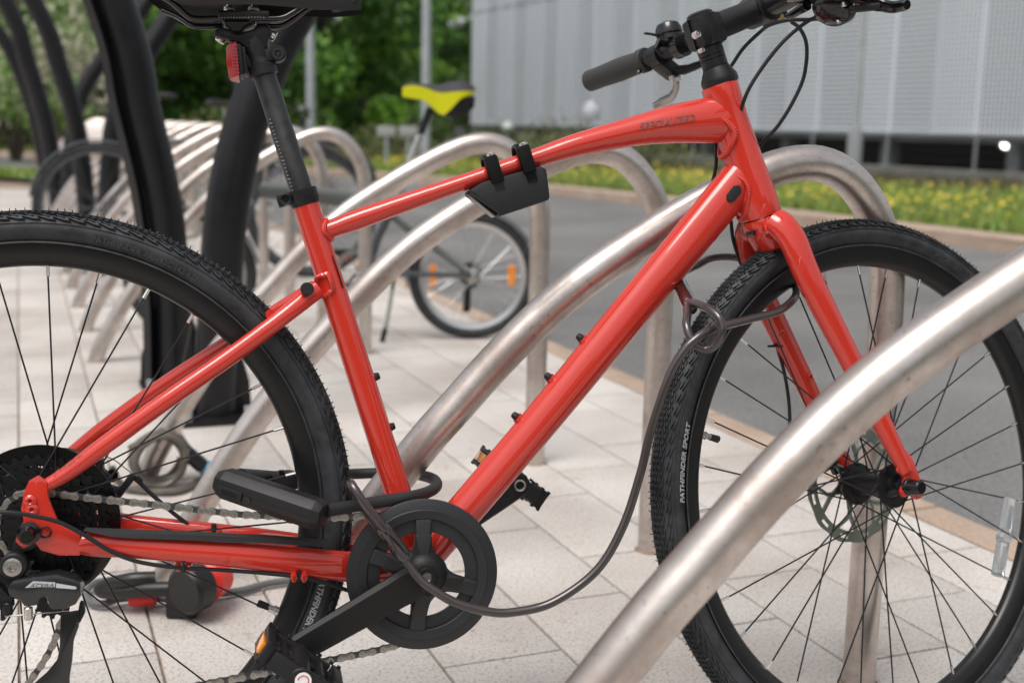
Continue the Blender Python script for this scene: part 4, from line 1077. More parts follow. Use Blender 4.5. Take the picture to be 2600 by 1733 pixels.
# brake rotor, front (left side = +y)
def rotor(parent, r, y):
    mb = MB(); n = 96; 
    # braking band with slots: ring made of segments
    seg_ = 24
    for k in range(n):
        a0, a1_ = 2 * math.pi * k / n, 2 * math.pi * (k + 1) / n
        wob = lambda a: r + .0012 * math.sin(a * 12)
        slot = (k % 8) in (2, 3, 4)
        bands = [(wob, lambda a: r - .005), (lambda a: r - .010, lambda a: r - .0155)] if slot else [(wob, lambda a: r - .0155)]
        for fo_, fi_ in bands:
            vs = [(math.cos(a) * f(a), yy, math.sin(a) * f(a)) for yy in (y - .0009, y + .0009) for a in (a0, a1_) for f in (fo_, fi_)]
            mb.add(vs, [(0, 1, 3, 2), (4, 6, 7, 5), (0, 2, 6, 4), (1, 5, 7, 3), (0, 4, 5, 1), (2, 3, 7, 6)])
    for k in range(6):
        a = 2 * math.pi * k / 6; b = a + .55
        mb.tube([(math.cos(a) * .020, y, math.sin(a) * .020), (math.cos((a + b) / 2 + .08) * r * .55, y, math.sin((a + b) / 2 + .08) * r * .55), (math.cos(b) * (r - .014), y, math.sin(b) * (r - .014))], [(.004, .0009)] * 3, 6, up=(0, 1, 0))
        mb.tube([(math.cos(a + .5) * .020, y, math.sin(a + .5) * .020), (math.cos(a + .25) * r * .6, y, math.sin(a + .25) * r * .6), (math.cos(a) * (r - .014), y, math.sin(a) * (r - .014))], [(.003, .0009)] * 3, 6, up=(0, 1, 0))
    mb.ring(.024, .014, y - .001, y + .001, seg=40)
    mb.build('brake_rotor', mat('rotor_steel', (.40, .42, .38), .35, metal=1), parent, smooth=0)
    for k in range(6):
        a = 2 * math.pi * k / 6; mb = MB(); mb.cyl((math.cos(a) * .0205, y + .001, math.sin(a) * .0205), (math.cos(a) * .0205, y + .004, math.sin(a) * .0205), .003, 10); mb.build('bolt', BLACK, parent)
rotor(FW, .080, .041); rotor(RW, .080, .044)
# axle ends
mb = MB(); mb.lathe([(.0001, .018), (.006, .018), (.0072, .016), (.0085, .004), (.0125, .003), (.0125, -.002), (.006, -.003)], (0, -.0745, 0), (0, -1, 0), 28); part(mb, 'axle_nut', BLACKG, RW)
mb = MB(); mb.lathe([(.0001, .020), (.0075, .020), (.0095, .018), (.0105, .002), (.0115, .001), (.0115, -.003), (.006, -.004)], (0, -.0615, 0), (0, -1, 0), 28); part(mb, 'axle_cap', BLACKG, FW)

# ================================================================ FORK (built unsteered, then turned with the wheel)
FK = MB()
steer_pt = lambda h: SP + HD * h          # point on the steering axis at height h above the axle foot
hb = (HT_B - SP).dot(HD)
crown = steer_pt(hb - .004)
FK.tube([steer_pt(hb - .0015), steer_pt(hb - .006), steer_pt(hb - .018), steer_pt(hb - .040), steer_pt(hb - .050)], [.0262, .0275, .0268, .022, .014], 32)
bl = [((1925, 548), .014), ((1975, 566), .028), ((2012, 610), .041), ((2046, 690), .047), ((2092, 783), .050), ((2172, 939), .052), ((2248, 1090), .0545), ((2300, 1195), .057)]
wid_ = [.020, .0215, .0215, .0205, .0195, .0172, .0150, .0115]
for s_ in (1, -1):
    C = []
    for (px, w) in bl:
        p = sp(*px, w); C.append(V((p.x, -w * s_, p.z)))
    C[0] = steer_pt(hb - .022) + V((0, -.010 * s_, 0))
    FK.tube(smooth_path(C, 6), [(a, b) for a, b in zip(catmull_s([w * .93 for w in wid_], 6), catmull_s([.017, .016, .0145, .013, .012, .0105, .0095, .0075], 6))], 26, up=(0, 1, 0))
    dp_ = [(2270, 1150), (2290, 1135), (2312, 1160), (2326, 1195), (2335, 1225), (2338, 1262), (2325, 1268), (2312, 1256), (2292, 1262), (2286, 1248), (2295, 1215)]
    o = [sp(x, y, .057) for x, y in dp_]; FK.prism([(p.x, p.z) for p in o], -.0525 * s_, -.0605 * s_, bev=.0022)
fork = part(FK, 'fork', RED, smooth=50); fork.matrix_local = SM
mb = MB(); mb.tube([V((WB, -.0505, -.0)), V((WB, -.0535, 0))], .012, 20); mb.cyl((WB - .028, -.054, -.008), (WB - .018, -.054, -.006), .0045); part(mb, 'dropout_washer', BLACK, fork)
for s_ in (1, -1):
    q = sp(2292, 1192, .063) if s_ == 1 else None
    if q: mb = MB(); mb.lathe([(.0022, -.006), (.0022, .001), (.0045, .0008), (.005, -.002)], q + V((0, .004, 0)), (0, -1, 0), 16); part(mb, 'eyelet', RED, fork)
for k, (px) in enumerate(((1985, 845), (2057, 955))):
    q = sp(*px, -.040); mb = MB(); mb.lathe([(.0018, -.002), (.0022, .0015), (.0045, .001), (.005, -.003)], q, (0, -1, 0), 16); part(mb, 'eyelet', RED, fork)
# crown hole
q = sp(1912, 592, .012); mb = MB(); mb.cyl(q + V((0, .01, 0)), q + V((-.001, -.003, 0)), .0035, 16); part(mb, 'crown_hole', BLACKG, fork)
# front caliper on left blade
mb = MB(); c = V((WB - .050, .052, .048))
mb.box((0, 0, 0), (.030, .030, .058), M=Matrix.Translation(c) @ Matrix.Rotation(R(-24), 4, 'Y'), bev=.006); mb.cyl(c + V((-.01, .004, -.01)), c + V((-.01, .034, -.01)), .016, 20, bev=.003)
mb.box((0, 0, 0), (.012, .01, .075), M=Matrix.Translation(c + V((.018, 0, .0))) @ Matrix.Rotation(R(-24), 4, 'Y'), bev=.003); mb.tube(smooth_path([c + V((-.02, 0, -.03)), c + V((-.045, -.01, -.03)), c + V((-.055, -.012, -.012))], 4), .002, 8)
cal = part(mb, 'brake_caliper', BLACK, bike); cal.matrix_local = SM
mb = MB(); mb.cyl(c + V((.012, -.01, .03)), c + V((.018, -.02, .036)), .007, 14, bev=.001); part(mb, 'red_knob', mat('red_knob', (.6, .02, .015), .3), cal)

# ================================================================ STEM, BAR, CONTROLS
ht = (HT_T - SP).dot(HD)
mb = MB(); P_ = [steer_pt(ht - .001), steer_pt(ht + .003), steer_pt(ht + .009), steer_pt(ht + .020), steer_pt(ht + .0225)]
mb.tube(P_, [.0228, .0238, .0232, .0172, .0165], 40); CONE = part(mb, 'headset_cone', BLACK); CONE.matrix_local = SM
z_ = ht + .0228
for i, hgt in enumerate((.0105, .0045, .0115)):
    mb = MB(); mb.tube([steer_pt(z_), steer_pt(z_ + .0006), steer_pt(z_ + hgt - .0007), steer_pt(z_ + hgt - .0002)], [.0158, .0164, .0164, .0158], 36); o = part(mb, 'spacer', BLACK); o.matrix_local = SM; z_ += hgt
sc0 = z_; BC = sp(1930, 24, 0)     # bar centre
clampc = steer_pt(sc0 + .019)

mb = MB(); Mst = Matrix.Translation(clampc) @ Matrix.Rotation(-(math.pi / 2 - HA), 4, 'Y')
mb.box((0, 0, 0), (.040, .036, .040), M=Mst, bev=.007)
mb.tube([steer_pt(sc0 + .0005), steer_pt(sc0 + .0385), steer_pt(sc0 + .040)], [.019, .019, .0165], 32)
d = (BC - clampc).normalized()
mb.tube([clampc + d * .004, clampc + d * .03, BC - d * .030, BC - d * .012], [(.0175, .0155), (.0172, .015), (.0165, .017), (.0185, .021)], 32, up=(0, 1, 0))
mb.tube([(BC.x, -.0225, BC.z), (BC.x, -.0215, BC.z), (BC.x, .0215, BC.z), (BC.x, .0225, BC.z)], [.0190, .0205, .0205, .0190], 36)
STEM = part(mb, 'stem', BLACK, smooth=45); STEM.matrix_local = SM
mb = MB(); mb.box((0, 0, 0), (.010, .043, .046), M=Matrix.Translation(BC + d * .018) @ Matrix.Rotation(-math.atan2(d.z, d.x), 4, 'Y'), bev=.003); part(mb, 'face_plate', BLACK, STEM)
uu = V((-d.z, 0, d.x))
for a in (1, -1):
    mb = MB(); q = BC + d * .010 + uu * .0195 * a; mb.cyl(q + V((0, -.0155, 0)), q + V((0, -.0222, 0)), .0042, 14, bev=.001); part(mb, 'bolt', mat('brass_bolt', (.35, .26, .1), .4, metal=1), STEM)
for (px, r_) in (((1772, 87), .0048), ((1784, 127), .0030)):
    q = sp(*px, .0195); mb = MB(); mb.lathe([(.0001, -.002), (r_ * .45, -.002), (r_ * .5, .0018), (r_ * .85, .002), (r_, .0005), (r_, -.006)], q + V((0, .0005, 0)), (0, -1, 0), 20); part(mb, 'bolt', SILV, STEM)
mb = MB(); q = steer_pt(sc0 + .0405); mb.lathe([(.0001, .0045), (.013, .004), (.0165, .0015), (.0165, -.001)], q, HD, 28); part(mb, 'top_cap', BLACK, STEM)
# slit behind the clamp
mb = MB(); mb.box((-.0205, 0, 0), (.004, .0015, .038), M=Mst); part(mb, 'clamp_slit', BLACKG, STEM)
# handlebar
G = V((.8392, .330, .6072)); GS = V((.853, .205, .6069))
def bar_pts(s_): return [BC + V((0, 0, 0)), BC + V((-.001, s_ * .035, 0)), BC + V((-.006, s_ * .09, -.003)), V((.868, s_ * .15, .610)), V((.853, s_ * .205, .607)), V((.8392, s_ * .325, .607))]
mb = MB()
for s_ in (1, -1):
    pp_ = smooth_path(bar_pts(s_), 6); n = len(pp_); mb.tube(pp_, [.0159 if i < 8 else max(.0112, .0159 - (i - 8) * .0006) for i in range(n)], 28)
BAR = part(mb, 'handlebar', mat('bar_black', (.014, .014, .015), .3)); BAR.matrix_local = SM
for s_ in (1, -1):
    mb = MB(); a = V((.8535, s_ * .202, .607)); b = V((.8385, s_ * .333, .607)); ax = (b - a)
    mb.tube([a, a + ax * .01, a + ax * .085, a + ax * .095], [.0165, .0175, .0175, .0160], 28)
    mb.tube([a + ax * .095, a + ax * .2, a + ax * .45, a + ax * .8, a + ax * .985, b], [.0152, .0160, .0172, .0158, .0160, .0140], 28)
    o = part(mb, 'grip', mat('grip_rubber', (.035, .035, .034), .65, bump=.25, bscale=1200), bike); o.matrix_local = SM
    mb = MB(); q = a + ax * .05 + V((-.008, 0, -.0155)); mb.cyl(q, q + V((-.002, 0, -.004)), .0035, 12); part(mb, 'bolt', BLACKG, o)
def control(s_):
    """brake lever, its perch and (right) the shifter"""
    c = V((.860, s_ * .180, .6075))
    mb = MB(); mb.tube([c + V((0, -s_ * .011, 0)), c + V((0, s_ * .011, 0))], .0165, 24); mb.box((0, 0, 0), (.034, .026, .018), M=Matrix.Translation(c + V((.012, 0, -.017))) @ Matrix.Rotation(R(30), 4, 'Y'), bev=.004)
    mb.tube(smooth_path([c + V((.012, 0, -.02)), c + V((.03, -s_ * .018, -.022)), c + V((.038, -s_ * .045, -.020))], 4), [.008, .0075, .0075, .007, .007, .006, .006, .0055, .005], 14)
    mb.cyl(c + V((.038, -s_ * .045, -.020)), c + V((.040, -s_ * .062, -.0185)), .0045, 12)
    br = part(mb, 'brake_lever', BLACK, bike); br.matrix_local = SM
    mb = MB(); mb.tube(smooth_path([c + V((.026, s_ * .0, -.024)), c + V((.036, s_ * .012, -.034)), c + V((.044, s_ * .032, -.045)), c + V((.040, s_ * .054, -.050)), c + V((.034, s_ * .066, -.054))], 5), [(.0045, .0085)] * 8 + [(.004, .007)] * 9 + [(.004, .0055)] * 4, 12, up=(0, 0, 1)); part(mb, 'lever_blade', mat('lever_alloy', (.42, .38, .36), .3, metal=1) if s_ > 0 else BLACKG, br)
    for dx in (0, .012):
        mb = MB(); q = c + V((.012 + dx, -s_ * .01, -.030)); mb.cyl(q, q + V((.001, 0, -.006)), .0042, 12, bev=.001); part(mb, 'bolt', SILV, br)
control(1); control(-1)
# right shifter pod and paddles
c = V((.868, -.155, .594))
mb = MB(); mb.lathe([(.0001, -.020), (.014, -.019), (.023, -.012), (.0265, -.002), (.0262, .006), (.022, .011), (.0001, .013)], c + V((.012, .006, -.014)), (.25, .1, 1), 32)
mb.box((0, 0, 0), (.05, .036, .012), M=Matrix.Translation(c + V((-.01, .025, .004))) @ Matrix.Rotation(R(10), 4, 'Y') @ Matrix.Rotation(R(-35), 4, 'Z'), bev=.004)
mb.box((0, 0, 0), (.016, .06, .012), M=Matrix.Translation(c + V((.004, -.028, -.005))) @ Matrix.Rotation(R(22), 4, 'X'), bev=.004)
mb.tube([c + V((.0, .04, -.004)), c + V((.002, .066, -.006)), c + V((.003, .078, -.006))], [.0065, .0052, .004], 14)
SHF = part(mb, 'shifter', BLACKG, bike); SHF.matrix_local = SM
mb = MB(); mb.box((0, 0, 0), (.034, .010, .007), M=Matrix.Translation(c + V((.018, -.035, -.028))) @ Matrix.Rotation(R(-40), 4, 'Z'), bev=.002); mb.box((0, 0, 0), (.040, .012, .007), M=Matrix.Translation(c + V((-.025, -.02, -.012))) @ Matrix.Rotation(R(40), 4, 'Z'), bev=.002); part(mb, 'shift_paddle', PLAS, SHF)
for q in ((.008, -.002, -.034), (-.018, .03, .004)):
    mb = MB(); p = c + V(q); mb.cyl(p, p + V((0, -.001, -.003)), .0028, 12); part(mb, 'bolt', SILV, SHF)
# bell on left
c = V((.856, .150, .634))
mb = MB(); mb.lathe([(.0001, .013), (.008, .0125), (.015, .009), (.0185, .002), (.0192, -.004), (.018, -.006)], c, (-.15, 0, 1), 32); mb.lathe([(.0175, -.0065), (.0178, -.0125), (.010, -.017), (.0001, -.018)], c, (-.15, 0, 1), 32)
mb.tube([(.864, .126, .609), (.863, .142, .609)], .0165, 24); mb.tube([(.863, .134, .618), c + V((0, 0, -.016))], .006, 10)
BELL = part(mb, 'bell', BLACKG, bike); BELL.matrix_local = SM
mb = MB(); mb.tube(smooth_path([c + V((-.012, 0, -.010)), c + V((-.024, .004, -.007)), c + V((-.036, .006, -.006))], 4), [(.004, .0015)] * 9, 8); mb.tube([c + V((-.016, 0, -.014)), c + V((-.022, .002, -.026)), c + V((-.010, .004, -.034))], .003, 8); part(mb, 'bell_striker', PLAS, BELL)
# ---- cables (survey points with sideways distance, right positive)
def cable(px, r=.0024, name='cable', fn=bp, m=PLASM, n=8, parent=bike, lab=None):
    P = [fn(x, y, w) for x, y, w in px]; mb = MB(); mb.tube(smooth_path(P, n), r, 12); return part(mb, name, m, parent)
cable([(2060, 25, .10), (2010, 55, .07), (1900, 145, .03), (1790, 195 + 20, -.0), (1760 + 100, 170, .0)][:3] + [(1880, 180, -.01), (1850, 182, -.03)], n=6) if False else None
cable([(2108, 44, .10), (2060, 50, .07), (2000, 52, .04), (1955, 64, .01), (1930, 82, -.02), (1890, 120, -.03), (1862, 160, -.03), (1848, 185, -.03), (1838, 230, -.03)])
cable([(2130, 20, .12), (2085, 38, .09), (2040, 62, .07), (1985, 110, .06), (1930, 180, .045), (1895, 240, .035), (1878, 300, .010), (1880, 350, -.01)])
cable([(2010, 57, .02), (2030, 72, .03), (2046, 105, .035), (2048, 150, .035), (2038, 205, .03), (2010, 265, .025), (1975, 320, .015), (1940, 358, .0), (1905, 400, -.035), (1880, 430, -.04)])
cable([(1818, 366, -.028), (1818, 420, -.03), (1810, 460, -.03)], r=.0024)
# front brake hose runs down inside the fork
cable([(1856, 560, -.03), (1862, 610, -.035), (1882, 672, -.038), (1910, 740, -.04), (1945, 800, -.045), (1966, 860, -.05), (1990, 940, -.053), (2003, 1020, -.055), (2006, 1090, -.052)])
mb = MB(); q = bp(1973, 878, -.048); mb.box((0, 0, 0), (.012, .012, .003), M=Matrix.Translation(q), bev=.0008); mb.box((-.009, 0, 0), (.008, .003, .003), M=Matrix.Translation(q)); part(mb, 'cable_tie', PLAS)
for dy in (-14, 8):
    q = bp(1982, 878 + dy, -.05); mb = MB(); mb.lathe([(.0001, .004), (.004, .003), (.0055, 0), (.004, -.003), (.0001, -.004)], q, (0, 1, 0), 14); part(mb, 'cable_guide', RED)
# rear cable along the chain stay
cable([(-40, 1300, .095), (20, 1300, .095), (80, 1308, .09), (150, 1325, .083), (215, 1358, .078), (280, 1398, .072), (340, 1422, .066), (400, 1434, .060), (466, 1441, .054), (560, 1446, .05), (660, 1453, .047), (759, 1464, .044), (830, 1480, .038), (900, 1503, .030), (960, 1515, .02)])
for (x, y, w) in ((466, 1437, .0575), (760, 1459, .0475)):
    q = bp(x, y, w); mb = MB(); mb.box((0, 0, 0), (.0035, .007, .013), M=Matrix.Translation(q), bev=.0008); part(mb, 'cable_tie', PLAS)
# brake cable at rear: from the caliper to the left chain stay
cable([(345, 1210, -.045), (365, 1235, -.05), (420, 1285, -.05), (470, 1325, -.05), (520, 1360, -.048), (600, 1400, -.04), (700, 1445, -.035), (800, 1480, -.03)], r=.0026)

# ================================================================ LOCK BRACKET on the top tube
bo = [(1191, 490), (1196, 480), (1225, 462), (1372, 421), (1388, 428), (1397, 500), (1392, 509), (1280, 546), (1270, 548), (1262, 540)]
mb = MB(); o = [bp(x, y, .022) for x, y in bo]; mb.prism([(p.x, p.z) for p in o], -.024, .020, bev=.0045); LB = part(mb, 'lock_bracket', PLASM, smooth=40)
mb = MB(); o = [bp(x, y, .022) for x, y in ((1197, 487), (1212, 482), (1275, 536), (1268, 546))]; mb.prism([(p.x - .0035, p.z - .002) for p in o], -.017, .013, bev=.001); part(mb, 'slot', BLACKG, LB)
tdir = (bp(1372, 402) - bp(1194, 458)).normalized(); tper = V((-tdir.z, 0, tdir.x))
for (x, y, s_) in ((1245, 432, 1.0), (1325, 407, 1.12)):
    q = bp(x, y, 0); 
    mb = MB(); rr_ = .0165 * s_; N = 26; pts = []
    for k in range(N + 1):
        a = R(-60) + R(300) * k / N; pts.append(q + tper * math.cos(a - R(90) + R(90)) * rr_ + V((0, 1, 0)) * math.sin(a) * rr_)
    mb.tube(pts, [(.0062, .0016)] * len(pts), 4, up=None)
    vs = [];
    ST = []
    ring_ = MB(); 
    ringpts = [q + tper * math.cos(2 * math.pi * k / 40) * rr_ + V((0, 1, 0)) * math.sin(2 * math.pi * k / 40) * rr_ for k in range(40)]
    vs = []
    for p in ringpts:
        rd = (p - q).normalized()
        for a_, b_4 in ((-1, -1), (1, -1), (1, 1), (-1, 1)): vs.append(p + tdir * a_ * .0062 + rd * b_4 * .0014)
    fs = [(4 * k + j, 4 * k + (j + 1) % 4, 4 * ((k + 1) % 40) + (j + 1) % 4, 4 * ((k + 1) % 40) + j) for k in range(40) for j in range(4)]
    ring_.add(vs, fs)
    for k in range(40):      # ribs on the outside of the strap
        p = ringpts[k]; rd = (p - q).normalized(); t2 = tdir.cross(rd)
        vs = [p + rd * .0012 + tdir * a_ * .004 + t2 * b_4 * .0006 + rd * c_ for c_ in (0, .0012) for a_, b_4 in ((-1, -1), (1, -1), (1, 1), (-1, 1))]
        ring_.add(vs, [(0, 1, 2, 3), (7, 6, 5, 4), (0, 4, 5, 1), (1, 5, 6, 2), (2, 6, 7, 3), (3, 7, 4, 0)])
    st_ = part(ring_, 'strap', PLAS, LB, smooth=30)
    # screw block in front
    f = q + V((0, -.0205 * s_, 0)) + tper * (-.001)
    Mb = Matrix.Translation(f) @ Matrix(((tdir.x, 0, tper.x, 0), (0, 1, 0, 0), (tdir.z, 0, tper.z, 0), (0, 0, 0, 1))) 
    mb = MB(); mb.box((0, 0, 0), (.0168, .013, .033), M=Mb, bev=.0032); mb.box((0, .002, -.021), (.012, .009, .014), M=Mb, bev=.001)
    for i in range(6): mb.box((0, -.0032, -.0165 - i * .002), (.0115, .0012, .0009), M=Mb); part(mb, 'strap_block', PLAS, LB)
    mb = MB(); mb.cyl(Mb @ V((.002, -.001, .0160)), Mb @ V((.002, -.001, .0200)), .0052, 14, bev=.0006); part(mb, 'strap_screw', SILV, LB)

# ================================================================ DRIVETRAIN
WCOG = [.022 + .0037 * i for i in range(8)]; RCOG = [.0768, .0667, .0586, .0495, .0404, .0354, .0293, .0243]; TCOG = [38, 33, 29, 24, 20, 17, 14, 12]
mb = MB(); mb.ring(.0895, .070, -.0165, -.0180, seg=96); mb.ring(.041, .028, -.0165, -.0178, seg=48)
for k in range(6): a = k * math.pi / 3 + .3; mb.box((.055, -.0172, 0), (.034, .0014, .014), M=Matrix.Rotation(a, 4, 'Y'))
part(mb, 'spoke_guard', BLACKG, RW)
CASM = mat('cassette_black', (.02, .02, .022), .3, metal=.6)
cas = None
for i, (r, w, t) in enumerate(zip(RCOG, WCOG, TCOG)):
    mb = MB(); wd = .011 if r > .04 else .014
    mb.ring(r - .001, max(r - wd, .017), -w + .0009, -w - .0009, teeth=t, th=.0034)
    if r > .04:
        mb.ring(.028, .017, -w + .0009, -w - .0009, seg=40)
        for k in range(6):
            a = k * math.pi / 3 + .25 * i; L_ = r - wd + .001 - .026
            mb.box((.026 + L_ / 2, -w, .0), (L_ + .002, .0016, .0085), M=Matrix.Rotation(a, 4, 'Y') @ Matrix.Translation((0, 0, 0)) @ Matrix.Rotation(.18, 4, 'Y'))
            b_5 = a + .3; mb.ring(.0052, .0026, -w + .001, -w - .001, c=(math.cos(b_5) * (r - wd - .0015), math.sin(b_5) * (r - wd - .0015)), seg=10)
    cg = part(mb, 'cog', CASM, RW, smooth=25)
mb = MB(); mb.cyl((0, -.020, 0), (0, -.052, 0), .0165, 24); part(mb, 'lockring', CASM, RW)
# --- chain
rc = RCOG[4]; wc = WCOG[4]
def W3(px, w): p = bp(*px, w); return V((p.x, -w, p.z))
CHX, CHZ = .4335, -.0725; WCH = .048; RCH = .0768
path = []
for k in range(9):      # round the cog, from the bottom round the back to the top
    a = R(-100 - k * 20); path.append(V((math.cos(a) * rc, -wc, math.sin(a) * rc)))
up_ = [((140, 1253), .0375), ((260, 1267), .0385), ((406, 1282), .041), ((553, 1299), .043), ((638, 1307), .0445), ((861, 1313), .0475)]
path += [W3(*u) for u in up_]
for k in range(11):
    a = R(98 - k * 19); path.append(V((CHX + math.cos(a) * RCH, -WCH, CHZ + math.sin(a) * RCH)))
path += [W3((985, 1643), .048), W3((877, 1667), .047), W3((656, 1710), .045), W3((480, 1744), .043), W3((250, 1792), .042)]
lp = W3((60, 1850), .041)
for k in range(5):
    a = R(-70 - k * 42); path.append(lp + V((math.cos(a) * .024, 0, math.sin(a) * .024)))
path += [W3((74, 1731), .041), W3((110, 1680), .041), W3((139, 1625), .041), W3((150, 1590), .041), W3((168, 1553), .041), W3((168, 1512), .041), W3((140, 1475), .040), W3((91, 1457), .039), W3((64, 1447), .038)]
cp = smooth_path(path, 14, closed=True)
Ls = [0]
for a, b in zip(cp, cp[1:] + cp[:1]): Ls.append(Ls[-1] + (b - a).length)
NL = 2 * round(Ls[-1] / .0127 / 2); pitch = Ls[-1] / NL
def at_len(s):
    s %= Ls[-1]; lo, hi = 0, len(Ls) - 1
    while hi - lo > 1:
        m = (lo + hi) // 2
        if Ls[m] <= s: lo = m
        else: hi = m
    a = cp[lo]; b = cp[(lo + 1) % len(cp)]; return a.lerp(b, (s - Ls[lo]) / max(1e-9, Ls[lo + 1] - Ls[lo]))
pins = [at_len(i * pitch) for i in range(NL)]
def plate_outline(L_, r, waist):
    o = []
    for k in range(9): a = R(-115 + k * 28.75); o.append((L_ / 2 + math.cos(a) * r, math.sin(a) * r))
    o.append((0, waist))
    for k in range(9): a = R(65 + k * 28.75); o.append((-L_ / 2 + math.cos(a) * r, math.sin(a) * r))
    o.append((0, -waist)); return o
mb = MB()
for s_ in (1, -1): mb.prism(plate_outline(pitch, .0043, .0029), s_ * .0026, s_ * .0034, bev=.0002)
for s_ in (.5, -.5): mb.tube([(pitch * s_, -.0040, 0), (pitch * s_, .0038, 0)], .0019, 10)
for s_ in (.5, -.5): mb.tube([(pitch * s_, -.0036, 0), (pitch * s_, -.00345, 0)], .0031, 14, mi=1)
lo_ = mb.build('link', [CHAIN, DSIL]); link_o = lo_.data; bpy.data.objects.remove(lo_)
mb = MB()
for s_ in (1, -1): mb.prism(plate_outline(pitch, .0039, .0032), s_ * .0014, s_ * .0022, bev=.0002)
for s_ in (.5, -.5): mb.tube([(pitch * s_, -.0015, 0), (pitch * s_, .0015, 0)], .0038, 12)
lo_ = mb.build('link', GREYP); link_i = lo_.data; bpy.data.objects.remove(lo_)
chain = link('chain', link_o, bike)
def link_mx(i):
    a, b = pins[i], pins[(i + 1) % NL]; x = (b - a).normalized(); y = V((0, 1, 0)); z = x.cross(y).normalized(); y = z.cross(x); c = (a + b) / 2
    Mx = Matrix.Identity(4)
    for k in range(3): Mx[k][0] = x[k]; Mx[k][1] = y[k]; Mx[k][2] = z[k]; Mx[k][3] = c[k]
    return Mx
chain.matrix_local = link_mx(0); CI = link_mx(0).inverted()
for i in range(1, NL):
    o = link('link', link_i if i % 2 else link_o, chain); o.matrix_local = CI @ link_mx(i)
# --- chainring, guard, cranks
GRD = mat('chainguard', (.017, .018, .021), .48, bump=.08, bscale=1500)
mb = MB(); mb.ring(RCH - .001, .058, -WCH + .001, -WCH - .001, c=(CHX, CHZ), teeth=38, th=.0034)
CR = part(mb, 'chainring', GREYP, smooth=25)
O = V((CHX, 0, CHZ)); yw = .0575
mb = MB(); mb.lathe([(.0655, -yw + .006), (.0655, -yw + .0005), (.0665, -yw - .0005), (.0765, -yw - .0022), (.0775, -yw - .0010), (.0872, -yw + .0012), (.0892, -yw + .0022), (.0895, -yw + .0045), (.0885, -yw + .006)], O, (0, 1, 0), 128, closed=True)
mb.lathe([(.0505, -yw + .006), (.0505, -yw + .0040), (.0512, -yw + .0034), (.0660, -yw + .0034), (.0660, -yw + .006)], O, (0, 1, 0), 96, closed=True)
part(mb, 'chain_guard', GRD, CR, smooth=30)
arms = [R(89), R(-18), R(-96.5), R(157)]
def spider_r(a, half, rmin, rmax):
    v = 0
    for b in arms:
        d = abs((a - b + math.pi) % (2 * math.pi) - math.pi)
        r = half / max(math.sin(min(d, math.pi / 2)), half / rmax) if d < math.pi / 2 else half
        v += r ** 2.4
    v = (v + rmin ** 2.4) ** (1 / 2.4)
    return min(v, rmax)
def spider(rmax, half, rmin, y0, y1, bev):
    mb = MB(); o = [(CHX + math.cos(2 * math.pi * k / 240) * spider_r(2 * math.pi * k / 240, half, rmin, rmax), CHZ + math.sin(2 * math.pi * k / 240) * spider_r(2 * math.pi * k / 240, half, rmin, rmax)) for k in range(240)]
    n = len(o); c = (CHX, CHZ)
    vs = [(x, y1, z) for x, z in o] + [(c[0] + (x - c[0]) * .985, y0 + .0, c[1] + (z - c[1]) * .985) for x, z in o]
    fs = [(k, (k + 1) % n, n + (k + 1) % n, n + k) for k in range(n)]
    # dished front
    last = n
    for j, (f, dy) in enumerate(((.93, -.0012), (.6, -.0035), (.35, -.0065), (.12, -.0075))):
        base = len(vs); vs += [(c[0] + (x - c[0]) * f, y0 + dy, c[1] + (z - c[1]) * f) for x, z in o]
        fs += [(last + k, last + (k + 1) % n, base + (k + 1) % n, base + k) for k in range(n)]; last = base
    fs.append(tuple(last + k for k in range(n)))
    mb.add(vs, fs); return mb
part(spider(.0668, .0092, .018, -yw - .0008, -yw + .005, 0), 'spider', GRD, CR, smooth=50)
part(spider(.0500, .0086, .024, -yw - .0030, -yw + .003, 0), 'spider_arm', mat('crank_paint', (.011, .0115, .012), .36, bump=.08, bscale=900), CR, smooth=50)
CRM = mat('crank_satin', (.008, .008, .0085), .5, spec=.35, bump=.1, bscale=1000)
def crank(s_, P, w0, w1, parent=None):
    B = V((BBX - .003, 0, BBZ)); d = (V((P[0], 0, P[1])) - B); L_ = d.length; an = math.atan2(d.z, d.x)
    hw = [.010, .0195, .0195, .0180, .0172, .0160, .0148]; xs = [-.012, .012, .045, .09, .13, L_, L_ + .014]
    N = 20; vs = []; sec = []
    prof = [(-1, -.2), (-1, .45), (-.72, .95), (.55, 1.0), (1, .45), (1, -.2), (.85, -.6), (-.85, -.6)]
    mb = MB()
    for x, h in zip(catmull_s(xs, 5), catmull_s(hw, 5)):
        t = max(0, min(1, x / L_)); w = w0 + (w1 - w0) * (t ** .8) - .004 * max(0, 1 - (x + .012) / .03)
        hh = h if x < L_ else h * math.sqrt(max(.04, 1 - ((x - L_) / .0152) ** 2))
        for a, b in prof: vs.append((x, -s_ * (w + b * .0075), a * hh))
    n = len(prof); m = len(vs) // n
    fs = [(i * n + k, i * n + (k + 1) % n, (i + 1) * n + (k + 1) % n, (i + 1) * n + k) for i in range(m - 1) for k in range(n)]
    fs += [tuple(range(n)), tuple((m - 1) * n + k for k in range(n))]
    mb.add(vs, fs, M=Matrix.Translation(B) @ Matrix.Rotation(-an, 4, 'Y'))
    return part(mb, 'crank_arm', CRM, smooth=30)
PR_ = bp(752, 1652, .082); PL_ = bp(1317, 1229, -.07)
c1_ = crank(1, (PR_.x, PR_.z), .066, .076); c2_ = crank(-1, (PL_.x, PL_.z), .058, .070)
